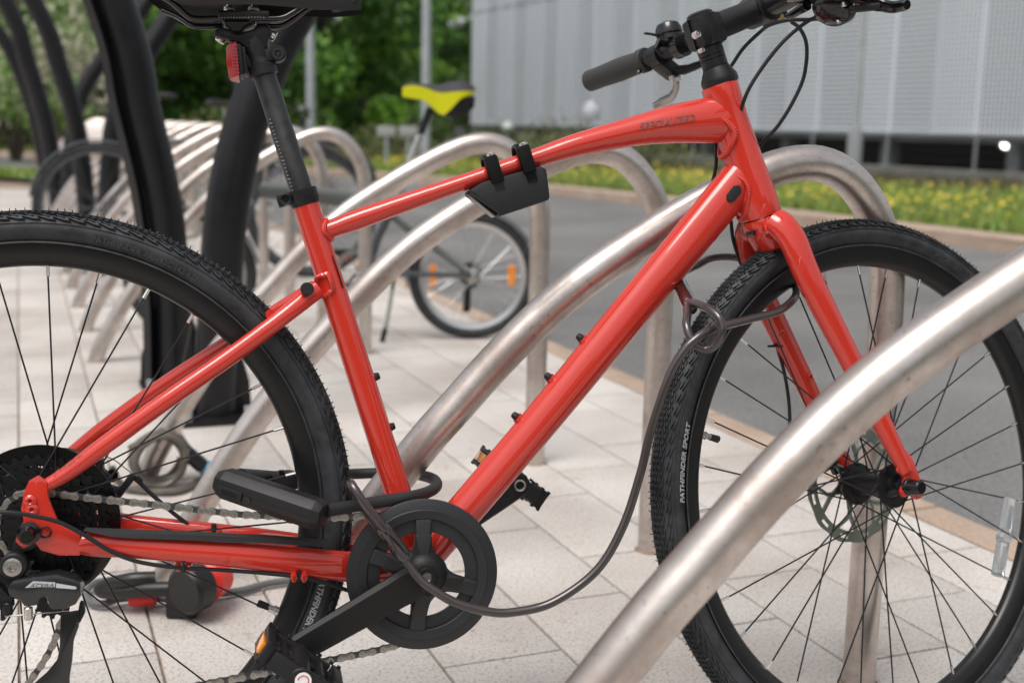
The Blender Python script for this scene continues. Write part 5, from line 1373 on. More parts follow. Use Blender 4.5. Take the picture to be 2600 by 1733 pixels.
mb = MB(); q = V((BBX - .0015, -.0765, BBZ)); mb.lathe([(.0001, -.001), (.0045, -.001), (.0055, .0015)], q, (0, -1, 0), 24, mi=1); mb.lathe([(.0055, .0012), (.0065, .0022), (.0105, .0024), (.0115, .001), (.0118, -.002)], q, (0, -1, 0), 32); part(mb, 'crank_bolt', [CRM, DSIL], CR)
mb = MB(); mb.lathe([(.0001, -.0745), (.012, -.0742), (.0165, -.0730), (.0215, -.069), (.0255, -.064), (.027, -.058)][::-1], V((BBX - .0015, 0, BBZ)), (0, 1, 0), 40); part(mb, 'crank_hub', CRM, c1_, smooth=60)
mb = MB(); q = V((PL_.x, .062, PL_.z)); mb.lathe([(.0001, -.006), (.004, -.006), (.0055, .0005), (.0078, .0012), (.0082, -.002)], q, (0, -1, 0), 24); part(mb, 'pedal_thread', DSIL, c2_)
# --- pedals
def pedal(Mx, name='pedal'):
    A, B, C_ = .096, .088, .026; mb = MB()
    bx = lambda c, s, b=.002: mb.box(c, s, M=Mx, bev=b)
    for s_ in (1, -1):
        bx((0, s_ * (B / 2 - .006), 0), (A - .022, .010, C_ * .8))
        bx((s_ * (A / 2 - .004), 0, s_ * 0), (.008, B * .82, .005), .001)
        for z in (1, -1): bx((s_ * (A / 2 - .004), 0, z * (C_ / 2 - .0025)), (.010, B * .80, .005), .001)
        for y in (1, -1):
            bx((s_ * (A / 2 - .005), y * (B * .40 - .004), 0), (.011, .011, C_), .002)
            for z in (1, -1):
                for x in (.020, .036, .046): mb.box((s_ * x, y * (B / 2 - .007), z * (C_ / 2)), (.004, .004, .0035), M=Mx)
            # diagonal ribs to the barrel
            p0, p1 = V((s_ * (A / 2 - .008), y * B * .36, 0)), V((0, y * B * .20, 0)); mb.tube([Mx @ p0, Mx @ p1], .0055, 6)
        bx((s_ * .024, 0, 0), (.006, B * .84, C_ * .7))
    mb.cyl(Mx @ V((0, -B / 2, 0)), Mx @ V((0, B / 2 + .004, 0)), .0115, 20, bev=.002)
    p = part(mb, name, PLAS, smooth=35)
    for s_ in (1, -1):
        mb = MB(); mb.box((s_ * (A / 2 + .0012), 0, 0), (.004, .046, .0135), M=Mx, bev=.001); part(mb, 'amber_reflector', ORANGE, p)
    mb = MB(); mb.cyl(Mx @ V((0, B / 2, 0)), Mx @ V((0, B / 2 + .018, 0)), .0062, 12); part(mb, 'axle', BLACK, p)
    return p
tl = R(36)
cA = bp(697, 1611, .094)
def pm(cc, flip=False):
    Mx = Matrix.Translation(cc) @ Matrix.Rotation(tl, 4, 'Y')
    return Mx if not flip else Mx @ Matrix.Rotation(math.pi, 4, 'Z')
cc = V((PR_.x + .002, -(.090 + .046), PR_.z)); PEDR = pedal(pm(cc))
# round print on the pedal's outer side
mb = MB(); Mx = pm(cc) @ Matrix.Translation((.004, -.0455, 0)) @ Matrix.Rotation(R(90), 4, 'X')
mb.cyl(Mx @ V((0, 0, -.001)), Mx @ V((0, 0, .0006)), .0088, 24); PS = part(mb, 'round_sticker', mat('sticker_white', (.8, .8, .8), .5), PEDR)
mb = MB(); mb.tube([Mx @ V((math.cos(R(a)) * .0058, math.sin(R(a)) * .0058, .0008)) for a in range(200, -20, -20)], (.0006, .0006), 5); e_ = Mx @ V((.0058, 0, .0008)); mb.add([Mx @ V((.0040, .001, .0012)), Mx @ V((.0078, .0006, .0012)), Mx @ V((.0054, -.0030, .0012))], [(0, 1, 2)]); part(mb, 'arrow', mat('red_print', (.55, .03, .03), .5), PS, smooth=0)
cc2 = V((PL_.x, .080 + .048, PL_.z)); pedal(pm(cc2, True))

# ================================================================ REAR DERAILLEUR, HANGER, REAR CALIPER
def pz(x, y): return (x * .2124, 1400 + y * .2124)
def poly(pts, w0, w1, bev, m, name, parent=bike, f=pz):
    o = [bp(*f(x, y), w0) for x, y in pts]; mb = MB(); mb.prism([(p.x, p.z) for p in o], -w0, -w1, bev=bev); return part(mb, name, m, parent, smooth=45)
DRM = mat('derailleur_black', (.02, .02, .022), .25, coat=.3)
mb = MB(); hp_ = [bp(x, y, .066) for x, y in ((62, 1330), (48, 1345), (36, 1372), (28, 1405), (22, 1430), (30, 1452), (52, 1450), (62, 1425), (60, 1398), (78, 1395), (100, 1380), (70, 1350))]
mb.prism([(p.x, p.z) for p in hp_], -.062, -.0685, bev=.0015); part(mb, 'mech_hanger', BLACK)
DER = poly([(70, 440), (150, 345), (400, 300), (670, 268), (900, 330), (965, 410), (975, 520), (900, 640), (760, 690), (600, 700), (570, 640), (560, 560), (520, 530), (470, 580), (440, 650), (280, 665), (240, 590), (110, 545)], .088, .058, .004, DRM, 'rear_derailleur')
q = bp(33, 1438, .080); mb = MB(); mb.cyl(q + V((0, .016, 0)), q + V((0, -.001, 0)), .0148, 28, bev=.002); part(mb, 'pivot_boot', PLAS, DER)
mb = MB(); mb.lathe([(.0001, .0008), (.003, .0008), (.0036, .003), (.0062, .0034), (.0098, .0022), (.0104, 0), (.0104, -.003)], q + V((0, -.001, 0)), (0, -1, 0), 28); part(mb, 'pivot_bolt', DSIL, DER)
for pts in ([(300, 428), (395, 352), (662, 366), (655, 422)], [(670, 376), (905, 416), (915, 436), (900, 448), (668, 430)]):
    o = [bp(*pz(x, y), .0888) for x, y in pts]; mb = MB(); mb.prism([(p.x, p.z) for p in o], -.0876, -.0886); lab_ = part(mb, 'label_plate', LOGOS, DER, smooth=0)
def flat_text(body, px0, px1, w, size, m, parent, shear=.2, f=lambda x, y: (x, y), bold=0, hscale=1.):
    a = bp(*f(*px0), w); b = bp(*f(*px1), w); d = b - a; an = math.atan2(d.z, d.x); vs, fs = text_mesh(body, size, shear, bold=bold)
    xs = [v[0] for v in vs]; k = d.length / (max(xs) - min(xs)); mid = (a + b) / 2; out = []
    for x, y, z in vs:
        x = (x - (max(xs) + min(xs)) / 2) * k; y *= k * hscale; out.append((mid.x + math.cos(an) * x - math.sin(an) * y, -w, mid.z + math.sin(an) * x + math.cos(an) * y))
    mb = MB(); mb.add(out, fs); return part(mb, 'lettering', m, parent, smooth=0)
INK = mat('dark_print', (.03, .03, .035), .5)
flat_text('ACERA', (350, 410), (640, 402), .0892, .01, INK, DER, .3, pz, hscale=.7); flat_text('SHIMANO', (385, 384), (500, 380), .0892, .01, INK, DER, .1, pz)
for (x, y), r_, w in (((665, 552), .0036, .086), ((340, 745), .0048, .083), ((95, 690), .0052, .08)):
    q = bp(*pz(x, y), w); mb = MB()
    if r_ > .0045: mb.cyl(q + V((0, 0, .008)), q + V((0, 0, -.006)), r_, 16, bev=.001)
    else: mb.lathe([(.0001, -.001), (r_ * .5, -.001), (r_ * .6, .002), (r_, .001), (r_, -.008)], q, (0, -1, 0), 16)
    part(mb, 'bolt', SILV if r_ != .0052 else BLACK, DER)
poly([(0, 530), (150, 540), (160, 660), (60, 660), (58, 825), (0, 830)], .080, .070, .0015, BLACK, 'cable_stop', DER)
poly([(-120, 300), (60, 480), (150, 560), (60, 700), (-120, 700)], .078, .06, .002, BLACK, 'linkage_plate', DER)
poly([(722, 735), (955, 700), (940, 900), (880, 1060), (862, 1300), (830, 1500), (830, 2000), (640, 2250), (250, 2280), (150, 2050), (280, 1700), (420, 1560), (560, 1440), (680, 1290), (708, 1150)], .052, .047, .002, DRM, 'cage', DER)
poly([(950, 600), (1000, 620), (1010, 740), (950, 860), (915, 860), (930, 720)], .050, .038, .002, PLAS, 'cage_tab', DER)
for (x, y, r_) in ((130, 1527, .0165), (60, 1850, .019)):
    q = bp(x, y, .041); mb = MB(); mb.ring(r_, .004, -.0395, -.0425, c=(q.x, q.z), teeth=11, th=.0028); part(mb, 'jockey_wheel', PLAS, DER, smooth=30)
cable([tuple(pz(60, 770)) + (.083,), tuple(pz(290, 752)) + (.085,), tuple(pz(560, 728)) + (.08,), tuple(pz(830, 700)) + (.07,)], r=.0007, m=DSIL, name='inner_wire', parent=DER)
cable([(-40, 1300, .095), (-80, 1340, .097), (-90, 1420, .096), (-60, 1500, .092), (0, 1545, .086)])
# barb end bolt on dropout, eyelets
q = bp(114, 1351, .0735); mb = MB(); mb.lathe([(.0001, -.004), (.0045, -.004), (.006, .0008), (.0068, .0012), (.0072, 0)], q, (0, -1, 0), 22); part(mb, 'fixing_hole', BLACKG, FRAME)
for (x, y) in ((76, 1272), (81, 1293)):
    q = bp(x, y, .0725); mb = MB(); mb.lathe([(.0022, -.003), (.0022, .0005), (.003, .0012), (.005, .0008), (.0068, -.0008)], q, (0, -1, 0), 20); mb.lathe([(.0001, -.003), (.0022, -.003)], q, (0, -1, 0), 20, mi=1); part(mb, 'eyelet', [RED, BLACKG], FRAME)
def z7(x, y): return (230 + x * .2935, 1100 + y * .2935)
CAL = poly([(20, 230), (70, 175), (120, 200), (125, 300), (200, 340), (215, 380), (160, 420), (230, 455), (270, 440), (350, 330), (400, 345), (395, 380), (300, 500), (275, 540), (230, 555), (150, 450), (60, 300)], -.058, -.040, .003, BLACK, 'rear_caliper', f=z7)
q = bp(*z7(185, 365), -.05); mb = MB(); mb.lathe([(.0001, 0), (.003, 0), (.0045, .003), (.0075, .003), (.008, -.004)], q, (0, -1, 0), 20); part(mb, 'bolt', BLACKG, CAL)
cable([z7(110, 190) + (-.05,), z7(200, 225) + (-.05,), z7(280, 285) + (-.05,), z7(345, 335) + (-.05,), z7(385, 375) + (-.05,)], r=.0007, m=DSIL, name='inner_wire', parent=CAL)
q1, q2 = bp(*z7(385, 375), -.05), bp(*z7(440, 425), -.05); mb = MB(); mb.cyl(q1, q2, .0042, 14, bev=.0008); part(mb, 'ferrule', BLACK, CAL)
q = bp(543, 1345, -.045); mb = MB(); mb.box((0, 0, 0), (.006, .010, .016), M=Matrix.Translation(q), bev=.0015); part(mb, 'cable_tie', PLAS)
for dx in (-10, 12):
    q = bp(543 + dx, 1348, -.045); mb = MB(); mb.lathe([(.0001, .005), (.004, .004), (.0058, 0), (.004, -.004), (.0001, -.005)], q, (1, 0, .3), 14); part(mb, 'cable_guide', RED)

# ================================================================ U-LOCK (a thing of its own)
ul = thing('u_lock', 'black octagonal U-lock clamping rear wheel and frame to the rack', 'lock', BM)
A_, B_ = bp(563, 1222, .035), bp(822, 1310, .098)
ax_ = (B_ - A_); L_ = ax_.length; x = ax_.normalized(); z = (V((0, 0, 1)) - x * x.z).normalized(); y = z.cross(x)
Mu = Matrix.Identity(4)
for k in range(3): Mu[k][0] = x[k]; Mu[k][1] = y[k]; Mu[k][2] = z[k]; Mu[k][3] = ((A_ + B_) / 2)[k]
def oct_(s, c, hx=.0175, hz=.0170):
    h, v = hx * s, hz * s; return [(h, v * c), (h * c, v), (-h * c, v), (-h, v * c), (-h, -v * c), (-h * c, -v), (h * c, -v), (h, -v * c)]
vs = []; xs_ = [(-L_ / 2 - .004, .72), (-L_ / 2 + .006, 1.0), (L_ / 2 - .010, 1.0), (L_ / 2, .80)]
for xx, s in xs_: vs += [(xx, a, b) for a, b in oct_(s, .48)]
fs = [(i * 8 + k, i * 8 + (k + 1) % 8, (i + 1) * 8 + (k + 1) % 8, (i + 1) * 8 + k) for i in range(3) for k in range(8)] + [tuple(range(8)), tuple(24 + k for k in range(8))]
bm = bmesh.new(); bv = [bm.verts.new(v_) for v_ in vs]
for f in fs: bm.faces.new([bv[i] for i in f])
bmesh.ops.recalc_face_normals(bm, faces=bm.faces[:]); bmesh.ops.bevel(bm, geom=bm.edges[:], offset=.0012, segments=2, profile=.6, affect='EDGES')
mb = MB(); mb.addbm(bm, 0, Mu); LK = part(mb, 'lock_body', PLAS, ul, smooth=25)
mb = MB()
for xx, s in ((-L_ / 2 + .004, 1.004), (L_ / 2 - .006, 1.004)): pass
mb.box((0, -.0176, -.001), (L_ - .022, .0006, .0007), M=Mu); part(mb, 'seam', BLACKG, LK, smooth=0)
mb = MB(); mb.box((-.045, -.0178, -.0045), (.034, .004, .0125), M=Mu, bev=.0018); 
for i in range(8): mb.box((-.053 + i * .0026, -.0202, -.0045), (.0008, .0008, .0065), M=Mu)
part(mb, 'sliding_cover', PLAS, LK)
mb = MB(); mb.cyl(Mu @ V((-.021, -.0185, -.006)), Mu @ V((-.021, -.0165, -.006)), .0050, 20); part(mb, 'keyhole', BLACKG, LK)

# faint raised marks on the top facet
mb = MB()
for i in range(7): mb.box((.012 + i * .0055, -.0105, .0140), (.0028, .0022, .0004), M=Mu @ Matrix.Rotation(R(0), 4, 'X'))
part(mb, 'raised_mark', mat('mark_grey', (.05, .05, .05), .4), LK, smooth=0)
sh_ = [(830, 1297, .092), (846, 1293, .086), (895, 1284, .072), (938, 1277, .060), (990, 1269, .048), (1040, 1261, .036), (1080, 1251, .012), (1104, 1238, -.025), (1108, 1224, -.07), (1092, 1212, -.115), (1050, 1203, -.155), (980, 1200, -.185), (907, 1202, -.195), (860, 1205, -.17), (800, 1211, -.11), (740, 1218, -.05)]
mb = MB(); mb.tube(smooth_path([bp(*s) for s in sh_], 8), .0073, 20); part(mb, 'shackle', mat('shackle_rubber', (.018, .0185, .019), .6, bump=.1, bscale=1200), ul)
lq = [bp(x, y, -.03) for x, y in ((640, 1206), (660, 1202), (735, 1195), (765, 1203), (765, 1238), (720, 1240), (650, 1228))]
mb = MB(); mb.prism([(p.x, p.z) for p in lq], .020, .045, bev=.003); mb.tube([bp(610, 1212, .03), bp(660, 1215, -.02), bp(700, 1218, -.035)], .011, 12); SHL = part(mb, 'shackle_end', PLAS, ul)
for (x_, y_) in ((667, 1205), (715, 1199)): q = bp(x_, y_, -.0185); mb = MB(); mb.box((q.x, q.y + .004, q.z + .0004), (.006, .010, .004)); part(mb, 'notch', BLACKG, SHL)

# ================================================================ CABLE LOCK
cl_ = thing('cable_lock', 'smoked plastic sleeved steel cable looped through front wheel and U-lock', 'cable', BM)
def strand_mat():
    m = bpy.data.materials.new('strand_sleeve'); m.use_nodes = True; n = m.node_tree; b = n.nodes['Principled BSDF']; L = n.links
    uv = n.nodes.new('ShaderNodeUVMap'); w = n.nodes.new('ShaderNodeTexWave'); w.wave_type = 'BANDS'; w.bands_direction = 'DIAGONAL'; w.inputs['Scale'].default_value = 6.; w.inputs['Distortion'].default_value = .6; w.inputs['Detail'].default_value = 1
    L.new(uv.outputs[0], w.inputs[0]); rp = n.nodes.new('ShaderNodeValToRGB'); e = rp.color_ramp.elements; e[0].position = .2; e[0].color = (.010, .007, .007, 1); e[1].position = .75; e[1].color = (.050, .036, .035, 1)
    L.new(w.outputs[1], rp.inputs[0]); L.new(rp.outputs[0], b.inputs['Base Color']); b.inputs['Roughness'].default_value = .35; b.inputs['Coat Weight'].default_value = 1; b.inputs['Coat Roughness'].default_value = .03
    return m
STR = strand_mat()
def cable_uv(pts, r, name, parent, seg=16, n=8, cap=True):
    P = smooth_path(pts, n); mb = MB(); mb.tube(P, r, seg, cap=False); o = part(mb, name, STR, parent, smooth=60)
    me = o.data; uvl = me.uv_layers.new(name='UVMap'); Lc = [0]
    for a, b in zip(P[:-1], P[1:]): Lc.append(Lc[-1] + (b - a).length)
    for p in me.polygons:
        ids = [me.loops[i].vertex_index for i in p.loop_indices]; ks = [i % seg for i in ids]; wrap = max(ks) == seg - 1 and min(ks) == 0
        for li, vi in zip(p.loop_indices, ids):
            k = vi % seg; k = seg if (wrap and k == 0) else k
            uvl.data[li].uv = (Lc[vi // seg] / .012, k / seg * 1.0)
    return o
main = [(1018, 1405, .094), (1026, 1420, .095), (1064, 1468, .100), (1101, 1497, .104), (1155, 1528, .108), (1235, 1551, .110), (1304, 1553, .110), (1404, 1528, .110), (1514, 1448, .110), (1581, 1337, .110), (1625, 1205, .110), (1652, 1094, .110), (1699, 955, .115), (1737, 889, .118), (1772, 856, .118), (1802, 838, .112), (1843, 825, .100), (1910, 808, .075), (1967, 793, .055), (2000, 774, .040), (2020, 750, .020), (2018, 728, -.005), (1995, 712, -.035), (1940, 685, -.075), (1883, 658, -.10), (1843, 652, -.11), (1802, 657, -.115), (1770, 674, -.115), (1735, 690, -.10), (1722, 700, -.06), (1724, 715, -.02)]
cable_uv([bp(*p) for p in main], .0052, 'cable', cl_)
eye2 = [(1745, 775, .065), (1745, 800, .085), (1743, 825, .100), (1752, 856, .108), (1770, 880, .112), (1790, 887, .113), (1814, 876, .118), (1830, 850, .122), (1833, 828, .122), (1824, 805, .118), (1802, 786, .105), (1775, 773, .085), (1752, 768, .065)]
cable_uv([bp(*p) for p in eye2], .0052, 'eye', cl_)
eye1 = [(1000, 1378, .098), (969, 1336, .103), (930, 1285, .104), (902, 1243, .100), (890, 1226, .088), (888, 1236, .066), (904, 1262, .052), (936, 1308, .060), (968, 1350, .080), (995, 1382, .092)]
cable_uv([bp(*p) for p in eye1], .0052, 'eye', cl_)
def ferrule(p0, p1, r, parent=cl_):
    a, b = bp(*p0), bp(*p1); d = b - a; mb = MB(); mb.tube([a, a + d * .08, a + d * .25, a + d * .85, a + d * .95, b], [r * .68, r * .85, r, r, r * .9, r * .72], 24); part(mb, 'crimp_sleeve', mat('crimp_sleeve', (.02, .014, .014), .12, coat=1), parent)
ferrule((966, 1334, .100), (1032, 1418, .094), .0092)
ferrule((1722, 712, -.02), (1756, 785, .072), .0095)

# ================================================================ OTHER BICYCLES (behind, out of focus)
def simple_wheel(parent, c, r, width, name='wheel', spokes=24, rimcol=None, reflectors=False, tyre_r=.022, disc=False):
    mb = MB(); w2 = width / 2; ri = r - tyre_r * 2
    mb.lathe([(ri + .004, -w2 * .6), (ri - .014, -w2 * .35), (ri - .014, w2 * .35), (ri + .004, w2 * .6)], (0, 0, 0), (0, 1, 0), 72, closed=True)
    rim = mb.build(name, rimcol or DSIL, parent); rim.location = c
    mb = MB(); N = 12; mb.lathe([(r - tyre_r + math.cos(2 * math.pi * k / N) * tyre_r, math.sin(2 * math.pi * k / N) * tyre_r * .9) for k in range(N)], (0, 0, 0), (0, 1, 0), 72, closed=True); mb.build('tyre', RUB, rim)
    mb = MB(); mb.lathe([(.0001, -.055), (.008, -.055), (.008, -.035), (.024, -.03), (.024, -.026), (.013, -.02), (.013, .02), (.024, .026), (.024, .03), (.008, .035), (.008, .055), (.0001, .055)], (0, 0, 0), (0, 1, 0), 24); mb.build('hub', DSIL, rim)
    mb = MB()
    for k in range(spokes):
        a = 2 * math.pi * k / spokes; s_ = 1 if k % 2 else -1; b = a + (.9 if (k // 2) % 2 else -.9)
        mb.tube([(math.cos(b) * .022, s_ * .028, math.sin(b) * .022), (math.cos(a) * (ri - .01), 0, math.sin(a) * (ri - .01))], .0011, 4)
    mb.build('spokes', rimcol or DSIL, rim)
    if reflectors:
        for s_ in (1, -1):
            mb = MB(); mb.box((s_ * (ri - .05), 0, 0), (.028, .010, .085), bev=.004); mb.build('amber_reflector', ORANGE, rim)
    return rim
def mudguard(parent, c, r, a0, a1, m, w=.045):
    mb = MB(); vs = []; n = 28
    for i in range(n + 1):
        a = R(a0 + (a1 - a0) * i / n)
        for (dy, dr) in ((-w / 2, -.008), (-w / 4, 0), (w / 4, 0), (w / 2, -.008)): vs.append((c[0] + math.cos(a) * (r + dr), dy, c[2] + math.sin(a) * (r + dr)))
    mb.add(vs, [(4 * i + j, 4 * i + j + 1, 4 * i + 5 + j, 4 * i + 4 + j) for i in range(n) for j in range(3)]); mb.build('mudguard', m, parent)
def frame_of(p0, p1):
    """bicycle frame of reference from the ground below the rear (p0) and front (p1) wheel"""
    x = (p1 - p0).normalized(); y = zz.cross(x); Mx = Matrix.Identity(4)
    for k in range(3): Mx[k][0] = x[k]; Mx[k][1] = y[k]; Mx[k][2] = zz[k]; Mx[k][3] = p0[k]
    return Mx, (p1 - p0).length
def local_px(Mx):
    Mi = Mx.inverted()
    def f(x, y, off=0.):
        o = Mi @ CO; v = Mi.to_3x3() @ ray(x, y); t = (off - o.y) / v.y; return o + v * t
    return f
FGR = mat('frame_dark_grey', (.05, .055, .06), .3, coat=.6); FOL = mat('frame_grey_green', (.09, .10, .095), .35, coat=.5)
# small wheeled bicycle with the yellow saddle
p0, p1 = gp(1197, 859), gp(487, 862)
M2, wb2 = frame_of(p0, p1); f2 = local_px(M2)
b2 = thing('bicycle', 'small wheeled grey bicycle with bright yellow and black saddle and kickstand', 'bicycle', M2)
r2 = .242
simple_wheel(b2, (0, 0, r2), r2, .05, reflectors=True, spokes=28, tyre_r=.021, rimcol=mat('rim_silver', (.62, .62, .62), .35, metal=.9))
fwc = (wb2, 0, r2); simple_wheel(b2, fwc, r2, .05, reflectors=True, spokes=28, tyre_r=.021, rimcol=DSIL)
mudguard(b2, (0, 0, r2), r2 + .012, -10, 150, FGR); mudguard(b2, fwc, r2 + .012, 20, 170, FGR)
P2 = lambda x, y, o=0.: f2(x, y, o)
mb = MB(); mb.tube([P2(640, 478), P2(760, 490), P2(880, 505), P2(960, 530)], (.032, .020), 18, up=(0, 1, 0)); mb.tube([P2(960, 520), P2(1035, 580), P2(1120, 640), P2(1190, 690, .06)], (.014, .010), 12, up=(0, 1, 0)); FR2 = mb.build('frame', FOL, b2)
mb = MB(); mb.tube([P2(655, 405), P2(650, 500)], .022, 16); mb.tube([P2(650, 500), P2(600, 600, -.05), P2(487, 705, -.05)], .012, 12); mb.tube([P2(650, 500), P2(600, 600, .05), P2(487, 705, .05)], .012, 12); mb.build('fork', FGR, b2)
mb = MB(); mb.tube([P2(1000, 520), P2(960, 600), P2(930, 690)], .017, 14); mb.tube([P2(935, 690), P2(1040, 695, -.05), P2(1195, 700, -.055)], (.010, .007), 10, up=(0, 1, 0)); mb.tube([P2(935, 690), P2(1040, 695, .05), P2(1195, 700, .055)], (.010, .007), 10, up=(0, 1, 0)); mb.build('rear_frame', FGR, b2)
mb = MB(); mb.tube([P2(1012, 500), P2(1035, 430), P2(1066, 345)], .0155, 16); mb.build('seat_post', SILV, b2)
mb = MB(); mb.tube([P2(1068, 340), P2(1092, 275)], .0135, 14); mb.build('seat_post_neck', BLACK, b2)
YS = mat('saddle_yellow', (.62, .62, .0), .45); GS2 = mat('saddle_grey', (.10, .10, .11), .5)
# saddle: nose to the left in the picture
def s2(x, y, o=0.): return P2(x, y, o)
a_ = P2(1022, 222); b_6 = P2(1203, 230); dx = (b_6.x - a_.x)
def loft_saddle(parent):
    N = 14; zc = (a_.z + b_6.z) / 2
    for nm, m, w_s, zt_, zb_ in (('saddle', GS2, .86, lambda t: .024 + .012 * math.sin(t * 5.2 + .6), lambda t: -.004),):
        pass
    tops = [(0, .012, .004), (.1, .020, .018), (.3, .028, .012), (.5, .038, .010), (.65, .055, .022), (.8, .074, .026), (.92, .070, .018), (1, .045, .004)]
    yb = [(0, -.03), (.1, -.035), (.3, -.042), (.45, -.075), (.55, -.10), (.65, -.075), (.8, -.030), (1, -.016)]
    yt = [(0, .002), (.1, .012), (.3, .004), (.45, -.012), (.55, -.016), (.65, -.012), (.8, -.008), (1, -.004)]
    def L(tab, t, k=1):
        for p, q in zip(tab[:-1], tab[1:]):
            if t <= q[0]: s = (t - p[0]) / (q[0] - p[0]); return p[k] + (q[k] - p[k]) * s
        return tab[-1][k]
    def skin(lo, hi, wk, m, name, par):
        mb = MB(); vs = []
        for i in range(N + 1):
            t = i / N; x = a_.x + dx * t; w = L(tops, t) * wk
            vs += [(x, -w, zc + L(lo, t)), (x, -w * 1.02, zc + L(hi, t)), (x, w * 1.02, zc + L(hi, t)), (x, w, zc + L(lo, t))]
        mb.add(vs, [(4 * i + j, 4 * i + (j + 1) % 4, 4 * i + 4 + (j + 1) % 4, 4 * i + 4 + j) for i in range(N) for j in range(4)] + [(0, 1, 2, 3), tuple(4 * N + k for k in range(4))]); return mb.build(name, m, par, smooth=60)
    tp = [(t, z) for t, w, z in tops]
    s_ = skin([(t, z - .002) for t, z in yt], [(t, z + .004) for t, z in tp], .96, GS2, 'saddle', parent)
    skin(yb, yt, 1.0, YS, 'yellow_side', s_)
    skin([(0.45, -.078), (.55, -.105), (.7, -.098), (.85, -.085), (1, -.06)], [(0, -.045), (.45, -.07), (.55, -.09), (.65, -.07), (.8, -.030), (1, -.016)], .9, BLACK, 'saddle_bumper', s_) if False else None
    mb = MB(); pts = [(.58, -.095), (.66, -.072), (.8, -.034), (1, -.022), (.99, -.065), (.85, -.098), (.7, -.108)]
    mb.prism([(a_.x + dx * t, zc + z) for t, z in pts], -.055, .055, bev=.006); mb.build('saddle_bumper', BLACK, s_)
loft_saddle(b2)
mb = MB(); mb.ring(.078, .060, -.052, -.056, c=(P2(905, 690).x, P2(905, 690).z), teeth=40, th=.003); c_ = P2(905, 690); 
for k in range(5): a = k * 1.257; mb.tube([(c_.x + math.cos(a) * .012, -.054, c_.z + math.sin(a) * .012), (c_.x + math.cos(a) * .064, -.054, c_.z + math.sin(a) * .064)], (.005, .002), 6)
mb.build('chainring', DSIL, b2, smooth=20)
mb = MB(); mb.tube([(c_.x, -.065, c_.z), P2(960, 625, -.07)], (.010, .006), 8); mb.tube([(c_.x, .065, c_.z), P2(850, 755, .07)], (.010, .006), 8); mb.build('crank', BLACK, b2)
mb = MB(); q = P2(868, 640, -.10); mb.box(tuple(q), (.085, .07, .02), bev=.003); PD2 = mb.build('pedal', BLACK, b2)
mb = MB(); q = P2(871, 648, -.14); mb.box(tuple(q), (.045, .006, .04), bev=.003); mb.build('red_reflector', mat('orange_red_lens', (.85, .07, .03), .2, coat=1), b2)
mb = MB(); mb.tube([P2(1002, 700, .03), P2(990, 770, .05), P2(975, 850, .07)], .007, 10, mi=1); mb.cyl(P2(978, 835, .068), P2(970, 868, .075), .010, 12, mi=0); mb.tube([P2(996, 735, .045), P2(980, 830, .066)], .008, 10, mi=2); mb.build('kickstand', [BLACK, BLACK, SILV], b2)
mb = MB(); q = P2(1195, 700, -.06); mb.ring(.045, .012, -.045, -.05, c=(0, r2), teeth=20, th=.003); mb.box((0.015, -.05, .14), (.03, .02, .09), bev=.006); mb.box((-.0, -.055, .20), (.05, .02, .03), bev=.006); mb.build('derailleur', BLACK, b2, smooth=30)
hb2 = P2(655, 405); mb = MB(); mb.tube([hb2, hb2 + V((-.04, 0, .18)), hb2 + V((-.05, 0, .22))], .014, 12); mb.tube([hb2 + V((-.05, y, .22 + abs(y) * .03)) for y in (-.28, -.1, 0, .1, .28)], .011, 12); mb.build('handlebar', BLACK, b2)
mb = MB(); 
for s_ in (1, -1): mb.tube([hb2 + V((-.05, s_ * .16, .225)), hb2 + V((-.05, s_ * .29, .229))], .016, 12)
mb.build('grip', BLACK, b2)
